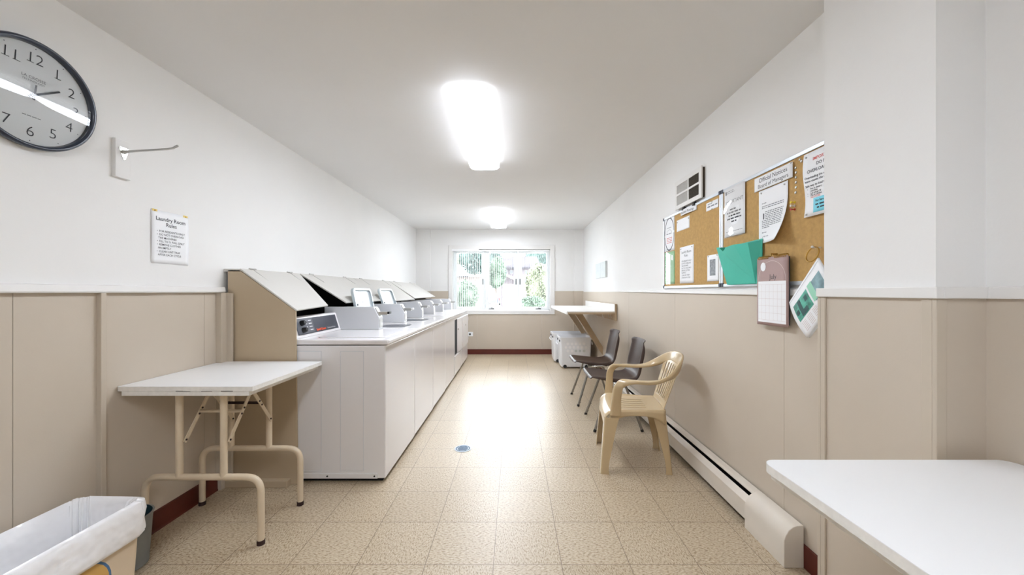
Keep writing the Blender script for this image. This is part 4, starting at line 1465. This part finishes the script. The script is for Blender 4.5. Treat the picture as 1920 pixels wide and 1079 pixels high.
for xx in (1.03, 1.11, 1.19, 1.215):
    b = MB(); b.tube(arcpath([(xx, 4.66, 0.94), (xx, 4.66, 0.905), (xx + 0.01, 4.66, 0.898), (xx + 0.018, 4.66, 0.91)], 0.008), 0.0025, 8)
    b.build('hook', M['steel'], sh)

# ------------------------------------------------------------------ hampers
def hamper(x0, x1, y0, y1, z1, label):
    f = fz((y0 + y1) / 2)
    t = thing('laundry_hamper', ((x0 + x1) / 2, (y0 + y1) / 2, f), label, 'hamper', 'white rolling hampers')
    b = MB()
    prof = [(f + 0.02, 0.02), (f + 0.06, 0.012), (z1 - 0.03, 0.0), (z1 - 0.03, -0.012), (z1, -0.014), (z1, 0.004), (z1 - 0.03, 0.008), (f + 0.05, 0.03)]
    b.rings([[Vector((p[0], p[1], z)) for p in roundrect(x0 + i, x1 - i, y0 + i, y1 - i, 0.03)] for z, i in prof])
    body = b.build('body', M['basket'], t, smooth=40)
    xm = (x0 + x1) / 2
    for r, (nh, zz) in enumerate(((5, z1 - 0.10), (6, z1 - 0.155), (5, z1 - 0.21))):
        for k in range(nh):
            xx = xm + (k - (nh - 1) / 2) * 0.062
            b = MB(); b.lathe([(0.021, y0 - 0.0015), (0.018, y0 + 0.004)], (xx, 0, zz), 16, 'y')
            b.build('vent_hole', M['hole'] if not (r == 2 and k > 1) else M['plaque'], body)
    for xx in (x0 + 0.075, x1 - 0.075):
        for yy in (y0 + 0.012, y1 - 0.03):
            b = MB(); b.lathe([(0.028, yy - 0.002), (0.028, yy + 0.018)], (xx, 0, f + 0.028), 18, 'y')
            b.build('wheel', M['tyre'], t)
    for sx, s in ((x0 - 0.004, -1), (x1 + 0.004, 1)):
        b = MB(); b.tube(arcpath([(sx, y0 + 0.06, z1 - 0.05), (sx + s * 0.025, y0 + 0.06, z1 - 0.12), (sx + s * 0.025, y1 - 0.06, z1 - 0.12), (sx, y1 - 0.06, z1 - 0.05)], 0.03), 0.007, 8)
        hd = b.build('handle', M['basket'], t)
        for yy in (y0 + 0.06, y1 - 0.06):
            b = MB(); b.box(sx - 0.008, sx + 0.008, yy - 0.014, yy + 0.014, z1 - 0.075, z1 - 0.045)
            b.build('handle_clip', M['black'], hd, smooth=0, bevel=0.002)
    return t
hamper(0.715, 1.20, 5.73, 6.10, 0.515, 'white plastic hamper with round vent holes, the nearer of the two under the shelf')
hamper(0.655, 1.20, 6.17, 6.58, 0.525, 'white plastic hamper pushed behind the other one, close to the far wall')

# outlet
ol = thing('wall_outlet', (-0.83, YF - 0.01, 0.42), 'small white outlet plate low on the far wall beside the dryer', 'outlet')
b = MB(); b.box(-0.885, -0.775, YF - 0.018, YF - 0.006, 0.385, 0.465)
b.build('plate', M['outlet'], ol, smooth=0, bevel=0.003)
b = MB(); b.lathe([(0.018, YF - 0.022), (0.018, YF - 0.017)], (-0.83, 0, 0.425), 16, 'y')
b.build('socket', M['black'], ol)

# ------------------------------------------------------------------ brown shell chairs (local: front = -X)
def shell_chair(label):
    t = thing('shell_chair', (0, 0, 0), label, 'chair', 'brown shell chairs along the right wall', local=True)
    prof = [(-0.240, 0.440), (-0.232, 0.453), (-0.212, 0.459), (-0.12, 0.452), (0.0, 0.440), (0.09, 0.437), (0.150, 0.450), (0.190, 0.485),
            (0.212, 0.545), (0.230, 0.62), (0.248, 0.70), (0.258, 0.742), (0.264, 0.766), (0.270, 0.784)]
    hw = [0.206, 0.208, 0.210, 0.216, 0.216, 0.208, 0.198, 0.192, 0.192, 0.190, 0.184, 0.178, 0.174, 0.170]
    def sm(arr, u):
        x = u * (len(arr) - 1)
        i = min(int(x), len(arr) - 2)
        q = x - i
        p0, p1, p2, p3 = arr[max(i - 1, 0)], arr[i], arr[i + 1], arr[min(i + 2, len(arr) - 1)]
        return 0.5 * ((2 * p1) + (-p0 + p2) * q + (2 * p0 - 5 * p1 + 4 * p2 - p3) * q * q + (-p0 + 3 * p1 - 3 * p2 + p3) * q ** 3)
    def fn(u, v):
        x, z, w_ = sm([p[0] for p in prof], u), sm([p[1] for p in prof], u), sm(hw, u)
        s = (v - 0.5) * 2
        back = min(1, max(0, (u - 0.45) / 0.2))
        e = abs(s) ** 3
        lip = max(0, abs(s) - 0.88) / 0.12
        def ss(q):
            q = min(1, max(0, q))
            return q * q * (3 - 2 * q)
        lip *= ss(u / 0.30) * ss((1 - u) / 0.28)
        e *= ss((1 - u) / 0.10) * 0.6 + 0.4
        t_ = max(0, (u - 0.90) / 0.10)
        f_ = max(0, (0.09 - u) / 0.09)
        w_ *= 1 - 0.22 * t_ ** 3 - 0.10 * f_ ** 3
        x2 = x - back * 0.035 * e
        z2 = z + (1 - back) * (0.010 * e) - (1 - back) * 0.022 * lip ** 2 * 1.2
        x2 += back * 0.028 * lip ** 2
        return Vector((x2, s * w_, z2))
    b = MB(); b.grid(fn, 44, 26)
    b.build('shell', M['brown'], t, smooth=60, solid=0.006, solid_off=-1)
    for s in (-1, 1):
        b = MB(); b.tube([(-0.075, s * 0.165, 0.418), (-0.21, s * 0.225, 0.012)], 0.0115, 12)
        lg = b.build('leg', M['darksteel'], t)
        b = MB(); b.tube([(-0.207, s * 0.2237, 0.02), (-0.2135, s * 0.2265, 0.0)], 0.0135, 12)
        b.build('foot_cap', M['black'], lg)
        for q in (0.25, 0.06):
            c = Vector((-0.21, s * 0.225, 0.012)).lerp(Vector((-0.075, s * 0.165, 0.418)), q)
            b = MB(); b.tube([c, c + Vector((0.02, 0, 0.002))], 0.004, 8)
            b.build('glide_stud', M['darksteel'], lg)
        b = MB(); b.tube([(0.06, s * 0.165, 0.415), (0.20, s * 0.215, 0.012)], 0.0115, 12)
        lg = b.build('leg', M['darksteel'], t)
        b = MB(); b.tube([(0.197, s * 0.214, 0.02), (0.2035, s * 0.2165, 0.0)], 0.0135, 12)
        b.build('foot_cap', M['black'], lg)
        b = MB(); b.tube([(-0.10, s * 0.165, 0.418), (0.10, s * 0.165, 0.416)], 0.012, 10)
        b.build('side_rail', M['darksteel'], t)
    for xx in (-0.05, 0.05):
        b = MB(); b.tube([(xx, -0.165, 0.415), (xx, 0.165, 0.415)], 0.010, 10)
        b.build('cross_rail', M['darksteel'], t)
    b = MB(); b.tube(arcpath([(-0.09, -0.17, 0.405), (-0.05, -0.245, 0.425), (0.07, -0.245, 0.425), (0.10, -0.17, 0.405)], 0.05), 0.009, 10)
    b.build('linking_loop', M['chrome'], t)
    return t
ca = shell_chair('brown plastic shell chair on steel legs, the one nearer the hampers')
cbb = copy_tree(ca)
cbb['label'] = 'brown plastic shell chair on steel legs, partly behind the tan armchair'
ca.location = (0.888, 4.13, fz(4.13)); ca.rotation_euler = (0, 0, R(0))
cbb.location = (0.916, 3.435, fz(3.435)); cbb.rotation_euler = (0, 0, R(-1))

# ------------------------------------------------------------------ moulded armchair (local: front = -X)
mc = thing('plastic_armchair', (0.857, 2.71, 0), 'tan moulded plastic armchair with slatted back beside the heater', 'chair', local=True, rz=R(-9.35))
zs = 0.418
def seatw(x):
    return 0.238 - 0.055 * (x + 0.22) / 0.42
def seatfn(u, v):
    x = -0.210 + 0.410 * u
    s = (v - 0.5) * 2
    w_ = seatw(x)
    front = max(0, (-0.137 - x) / 0.073)
    z = zs - 0.014 * (1 - s ** 4) * math.sin(min(1, u * 1.05) * math.pi) + 0.006 * (1 - s * s) * front
    z -= 0.055 * front ** 2.2
    xx = x - 0.02 * (1 - s * s) * front * 0.6
    rim = max(0, (abs(s) - 0.86) / 0.14)
    z += 0.010 * rim * (1 - rim) * 2 - 0.012 * rim ** 3
    return Vector((xx, s * w_, z))
def slot(u, v):
    if not (0.30 < u < 0.72):
        return False
    return any(abs(v - c) < 0.0125 for c in (0.26, 0.38, 0.50, 0.62, 0.74))
b = MB(); b.grid(seatfn, 40, 80, slot)
b.build('seat', M['mono'], mc, smooth=60, solid=0.005, solid_off=-1)
for s in (-1, 1):
    def apf(u, v):
        x = -0.175 + 0.367 * u
        arch = 0.030 + 0.060 * (abs(u - 0.5) * 2) ** 3
        return Vector((x, s * (seatw(x) - 0.001 + 0.010 * v), zs - 0.006 - arch * v))
    b = MB(); b.grid(apf, 24, 4)
    b.build('side_apron', M['mono'], mc, smooth=60, solid=0.005)
for xx, ww, s in ((-0.204, 0.190, -1), (0.198, 0.165, 1)):
    def epf(u, v):
        arch = 0.012 + 0.05 * (abs(u - 0.5) * 2) ** 3
        bx = -0.014 * (1 - (2 * u - 1) ** 2) if s < 0 else 0
        return Vector((xx + bx + s * 0.006 * v, -ww + 2 * ww * u, zs - (0.050 if s < 0 else 0.008) - arch * v))
    b = MB(); b.grid(epf, 24, 4)
    b.build('end_apron', M['mono'], mc, smooth=60, solid=0.005)
def lleg(tx, ty, bx, by, sx, sy, wt, wb, zt):
    # L-section leg: corner outward (sx, sy), arms run inward
    b = MB()
    rings = []
    NZ = 14
    for k in range(NZ + 1):
        q = k / NZ
        z = zt * (1 - q)
        cx, cy = tx + (bx - tx) * q, ty + (by - ty) * q
        wq = wt + (wb - wt) * min(1, q * 1.25) ** 0.8
        if q > 0.95:
            wq += 0.006
        r = 0.014
        th = 0.006
        o, i = [], []
        for j in range(5):
            a = R(90 * j / 4)
            o.append((r - r * math.cos(a), r - r * math.sin(a)))
            i.append((r - (r - th) * math.cos(a), r - (r - th) * math.sin(a)))
        out = [(0, wq)] + o + [(wq, 0)]
        inn = [(wq, th)] + i[::-1] + [(th, wq)]
        rings.append([Vector((cx - sx * p[0], cy - sy * p[1], z)) for p in out + inn])
    b.rings(rings)
    return b.build('leg', M['mono'], mc, smooth=50)
for s in (-1, 1):
    lleg(-0.208, s * 0.250, -0.238, s * 0.274, -1, s, 0.095, 0.052, zs - 0.047)
    lleg(0.200, s * 0.186, 0.238, s * 0.214, 1, s, 0.095, 0.040, zs - 0.012)
# arms and top rail: one ribbon
def ribbon(keys, name, n=10, N=90):
    # keys: (pos, half width vector, half thickness vector)
    def cr(arr, u):
        x = u * (len(arr) - 1)
        i = min(int(x), len(arr) - 2)
        q = x - i
        p0, p1, p2, p3 = arr[max(i - 1, 0)], arr[i], arr[i + 1], arr[min(i + 2, len(arr) - 1)]
        return 0.5 * ((2 * p1) + (-p0 + p2) * q + (2 * p0 - 5 * p1 + 4 * p2 - p3) * q * q + (-p0 + 3 * p1 - 3 * p2 + p3) * q ** 3)
    P = [Vector(k[0]) for k in keys]
    Wv = [Vector(k[1]) for k in keys]
    Tv = [Vector(k[2]) for k in keys]
    rings = []
    for k in range(N + 1):
        u = k / N
        p, w_, t_ = cr(P, u), cr(Wv, u), cr(Tv, u)
        ring = []
        for j in range(16):
            a = 2 * math.pi * j / 16
            ca, sa = math.cos(a), math.sin(a)
            ca = math.copysign(abs(ca) ** 0.5, ca)
            sa = math.copysign(abs(sa) ** 0.5, sa)
            ring.append(p + w_ * ca + t_ * sa)
        rings.append(ring)
    b = MB(); b.rings(rings)
    return b.build(name, M['mono'], mc, smooth=60)
half = [((-0.136, 0.241, 0.388), (0.034, 0.0, 0.0), (0.006, 0.012, 0)),
        ((-0.132, 0.258, 0.50), (0.028, 0.004, 0.0), (0.004, 0.013, 0)),
        ((-0.122, 0.272, 0.580), (0.025, 0.008, -0.012), (0.004, 0.016, 0.004)),
        ((-0.088, 0.279, 0.619), (0.014, 0.020, -0.010), (-0.008, 0.002, 0.012)),
        ((-0.020, 0.281, 0.627), (0.002, 0.026, 0.0), (0, 0, 0.012)),
        ((0.075, 0.279, 0.625), (0.0, 0.026, 0.0), (0, 0, 0.012)),
        ((0.155, 0.270, 0.637), (-0.004, 0.025, 0.004), (-0.004, 0, 0.012)),
        ((0.228, 0.245, 0.670), (-0.006, 0.021, 0.018), (-0.006, -0.006, 0.010)),
        ((0.284, 0.190, 0.714), (0.004, 0.010, 0.034), (-0.008, -0.006, 0.003)),
        ((0.316, 0.105, 0.738), (0.012, 0.002, 0.041), (-0.009, -0.002, 0.002))]
mid = [((0.326, 0.0, 0.744), (0.014, 0.0, 0.043), (-0.009, 0, 0.002))]
def mir(k):
    return tuple((v[0], -v[1], v[2]) for v in k)
ribbon(half + mid + [mir(k) for k in half[::-1]], 'arm_rail', N=140)
# slatted back
def backfn(u, v):
    s = (v - 0.5) * 2
    z = 0.405 + 0.325 * u
    w_ = 0.165 + 0.040 * u
    x = 0.196 + 0.120 * u - 0.030 * (s * s) * (0.4 + 0.6 * u)
    return Vector((x, s * w_, z))
def bslot(u, v):
    if not (0.16 < u < 0.86):
        return False
    s = abs((v - 0.5) * 2)
    if s > 0.80:
        return False
    k = (v * 9 + 0.25) % 1.0
    return k < 0.50
b = MB(); b.grid(backfn, 30, 130, bslot)
b.build('slatted_back', M['mono'], mc, smooth=60, solid=0.004, solid_off=0)

# ------------------------------------------------------------------ outside
GZ = -0.40
b = MB(); b.box(-60, 60, YF + 0.3, 120, GZ - 0.2, GZ)
o = struct(b.build('ground', M['ground'], smooth=0))
o2 = MB().box(-40, -4.2, 9, 29, GZ, GZ + 0.03).build('lawn', M['grass'], None, smooth=0)
tag(o2, 'green lawn outside the window, left of the pale drive', 'lawn', kind='stuff')

def tree(name, c, r, sc, m, label, cat, trunk=None, seed=0, leaves=1500, ls=0.12, group=None):
    rnd = random.Random(seed)
    base = (c[0], c[1], GZ)
    t = thing(name, base, label, cat, group)
    b = MB()
    for k in range(7):
        d = Vector((rnd.uniform(-1, 1), rnd.uniform(-1, 1), rnd.uniform(-0.8, 1)))
        b.sphere(Vector(c) + Vector((d.x * sc[0], d.y * sc[1], d.z * sc[2])) * r * 0.45, r * rnd.uniform(0.42, 0.6), 2, sc)
    for k in range(leaves):
        d = Vector((rnd.gauss(0, 1), rnd.gauss(0, 1), rnd.gauss(0, 1))).normalized()
        q = rnd.uniform(0.72, 1.08)
        p = Vector(c) + Vector((d.x * sc[0], d.y * sc[1], d.z * sc[2])) * r * q
        if p.z < GZ + 0.02:
            continue
        e1 = Vector((rnd.uniform(-1, 1), rnd.uniform(-1, 1), rnd.uniform(-1, 1))).normalized() * ls
        e2 = e1.orthogonal().normalized() * ls * 0.6
        b.face([p - e1, p + e2, p + e1, p - e2])
    b.build('foliage', m, t, smooth=0)
    b = MB()
    tz = trunk if trunk else c[2]
    b.tube([(c[0], c[1], GZ), (c[0] + 0.03 * r, c[1], (GZ + tz) / 2), (c[0], c[1], tz)], [r * 0.05, r * 0.045, r * 0.04], 10)
    b.build('trunk', M['bark'], t)
    return t
def at(px, py, Y):
    return ((px - 964) * Y / 693.6, Y, H + (547.6 - py) * Y / 693.6)
tree('garden_shrub', at(872, 553, 13), 0.62, (0.72, 0.6, 0.80), M['leafa'], 'round green shrub outside, low in the left window pane', 'shrub', seed=1, leaves=2600, ls=0.05)
tree('leafy_tree', at(891, 484, 24), 1.05, (0.95, 0.8, 0.95), M['leafb'], 'dark leafy tree outside, top of the left window pane', 'tree', seed=2, leaves=2600, ls=0.09)
tree('pale_tree', at(866, 478, 44), 1.15, (1.1, 0.8, 1.0), M['leafc'], 'yellow-green tree far outside behind the dark leafy one', 'tree', seed=8, leaves=1500, ls=0.14)
tree('young_tree', at(930, 512, 26), 1.10, (0.62, 0.6, 0.95), M['leafa'], 'slim light green tree outside the middle window pane', 'tree', seed=3, leaves=2600, ls=0.09)
tree('tall_tree', at(928, 466, 56), 2.3, (0.9, 0.8, 0.9), M['leafb'], 'bluish green tree outside beyond the middle pane, beside the house', 'tree', seed=6, leaves=1500, ls=0.16)
tree('large_shrub', at(1011, 535, 13), 0.72, (0.62, 0.6, 1.0), M['leafc'], 'tall yellow-green shrub outside the right window pane', 'shrub', seed=4, leaves=3000, ls=0.055)
tree('low_shrub', at(998, 570, 11.5), 0.36, (1.1, 0.8, 0.62), M['leafa'], 'low green shrub at the foot of the right window pane', 'shrub', seed=5, leaves=1500, ls=0.045)
tree('back_tree', at(1016, 478, 50), 2.1, (1.2, 0.8, 0.75), M['leafb'], 'bluish green tree outside behind the house, top of the right pane', 'tree', seed=7, leaves=1500, ls=0.16)

# the house seen through the middle and right panes
Yh = 34.0
hs = thing('house', (at(975, 548, Yh)[0], Yh, GZ), 'pale mauve two-storey house with dark eaves seen through the window', 'house')
def X_(px): return (px - 964) * Yh / 693.6
def Z_(py): return H + (547.6 - py) * Yh / 693.6
b = MB(); b.box(X_(939), X_(1012), Yh, Yh + 7, GZ, Z_(503))
b.build('walls', M['housewall'], hs, smooth=0)
b = MB(); b.prism([(X_(934), Z_(503)), (X_(1016), Z_(503)), (X_(1006), Z_(482)), (X_(946), Z_(482))], 'y', Yh - 0.4, Yh + 7.4)
b.build('roof', M['roof'], hs, smooth=0)
b = MB(); b.box(X_(936), X_(1014), Yh - 0.5, Yh - 0.36, Z_(504.5), Z_(502))
b.build('eaves', M['eave'], hs, smooth=0)
b = MB(); b.prism([(X_(936), Z_(513)), (X_(940), Z_(510)), (X_(972), Z_(527)), (X_(972), Z_(530))], 'y', Yh - 2.2, Yh - 0.02)
b.build('porch_roof', M['housewhite'], hs, smooth=0)
for px0, px1, py0, py1 in ((946, 952, 507, 514), (956, 962, 507, 514), (983, 989, 507, 515), (994, 1000, 507, 515), (981, 988, 521, 534)):
    b = MB(); b.box(X_(px0), X_(px1), Yh - 0.06, Yh + 0.02, Z_(py1), Z_(py0))
    wf = b.build('window_frame', M['housewhite'], hs, smooth=0)
    b = MB(); b.box(X_(px0 + 0.8), X_(px1 - 0.8), Yh - 0.08, Yh - 0.05, Z_(py1 - 0.8), Z_(py0 + 0.8))
    b.build('pane', M['darkglass'], wf, smooth=0)
Yg = 20.0
b = MB()
gx0, gx1 = (943 - 964) * Yg / 693.6, (992 - 964) * Yg / 693.6
gz1 = H + (547.6 - 533) * Yg / 693.6
gd = thing('board_fence', ((gx0 + gx1) / 2, Yg, GZ), 'pale pinkish board fence outside in front of the house', 'fence')
nb = 16
for k in range(nb):
    a0 = gx0 + (gx1 - gx0) * k / nb
    b.box(a0 + 0.006, a0 + (gx1 - gx0) / nb - 0.006, Yg, Yg + 0.03, GZ, gz1)
b.build('boards', M['brick'], gd, smooth=0)
for zz in (gz1 - 0.08, gz1 - 0.58):
    b = MB(); b.box(gx0, gx1, Yg - 0.04, Yg, zz - 0.03, zz + 0.03)
    b.build('rail', M['roof'], gd, smooth=0)
Ys = 30.0
sd = thing('neighbour_building', (-4.0, Ys, GZ), 'low pinkish building with a dark roof line outside, left window pane', 'building')
def X2(px): return (px - 964) * Ys / 693.6
def Z2(py): return H + (547.6 - py) * Ys / 693.6
b = MB(); b.box(X2(852), X2(899), Ys, Ys + 5, GZ, Z2(519))
b.build('walls', M['brick'], sd, smooth=0)
b = MB(); b.prism([(X2(850), Z2(519.5)), (X2(901), Z2(519.5)), (X2(896), Z2(510)), (X2(853), Z2(510))], 'y', Ys - 0.3, Ys + 5.3)
b.build('roof', M['housewhite'], sd, smooth=0)
b = MB(); b.box(X2(850), X2(880), Ys - 0.4, Ys - 0.28, Z2(520), Z2(518.3))
b.build('gutter', M['eave'], sd, smooth=0)

# parked car
cx, cy, cz = at(927, 572, 46)
car = thing('car', (cx, 46, GZ), 'grey car parked on the pale drive, seen from behind through the middle pane', 'car')
b = MB()
secs = []
for y, hwid, zt in ((44.5, 0.72, 0.75), (44.6, 0.80, 0.95), (45.0, 0.82, 1.0), (48.2, 0.82, 0.9), (48.5, 0.74, 0.7)):
    secs.append([Vector((cx - hwid, y, GZ + 0.25)), Vector((cx + hwid, y, GZ + 0.25)), Vector((cx + hwid, y, GZ + zt - 0.1)), Vector((cx + hwid * 0.9, y, GZ + zt)), Vector((cx - hwid * 0.9, y, GZ + zt)), Vector((cx - hwid, y, GZ + zt - 0.1))])
b.rings(secs)
b.build('body', M['car'], car, smooth=30, bevel=0.04)
b = MB()
b.rings([[Vector((cx - hw_, y, GZ + z)) for hw_, z in ((-s * 1.0, z0) for s, z0 in ())] or [Vector((cx - a, y, GZ + 0.95)), Vector((cx + a, y, GZ + 0.95)), Vector((cx + a * 0.8, y, GZ + zt)), Vector((cx - a * 0.8, y, GZ + zt))] for y, a, zt in ((44.65, 0.74, 1.0), (45.2, 0.74, 1.42), (46.6, 0.74, 1.44), (47.4, 0.74, 1.0))])
b.build('cabin_glass', M['darkglass'], car, smooth=30)
for s in (-1, 1):
    b = MB(); b.box(cx + s * 0.66 - 0.1, cx + s * 0.66 + 0.1, 44.46, 44.58, GZ + 0.62, GZ + 0.84)
    b.build('tail_light', M['carred'], car, smooth=0)
    for yy in (45.2, 47.8):
        b = MB(); b.lathe([(0.31, cx + s * 0.70 - 0.1), (0.31, cx + s * 0.70 + 0.1)], (0, yy, GZ + 0.31), 20, 'x')
        b.build('wheel', M['tyre'], car)

for o in bpy.data.objects:
    if '_o' in o:
        del o['_o']
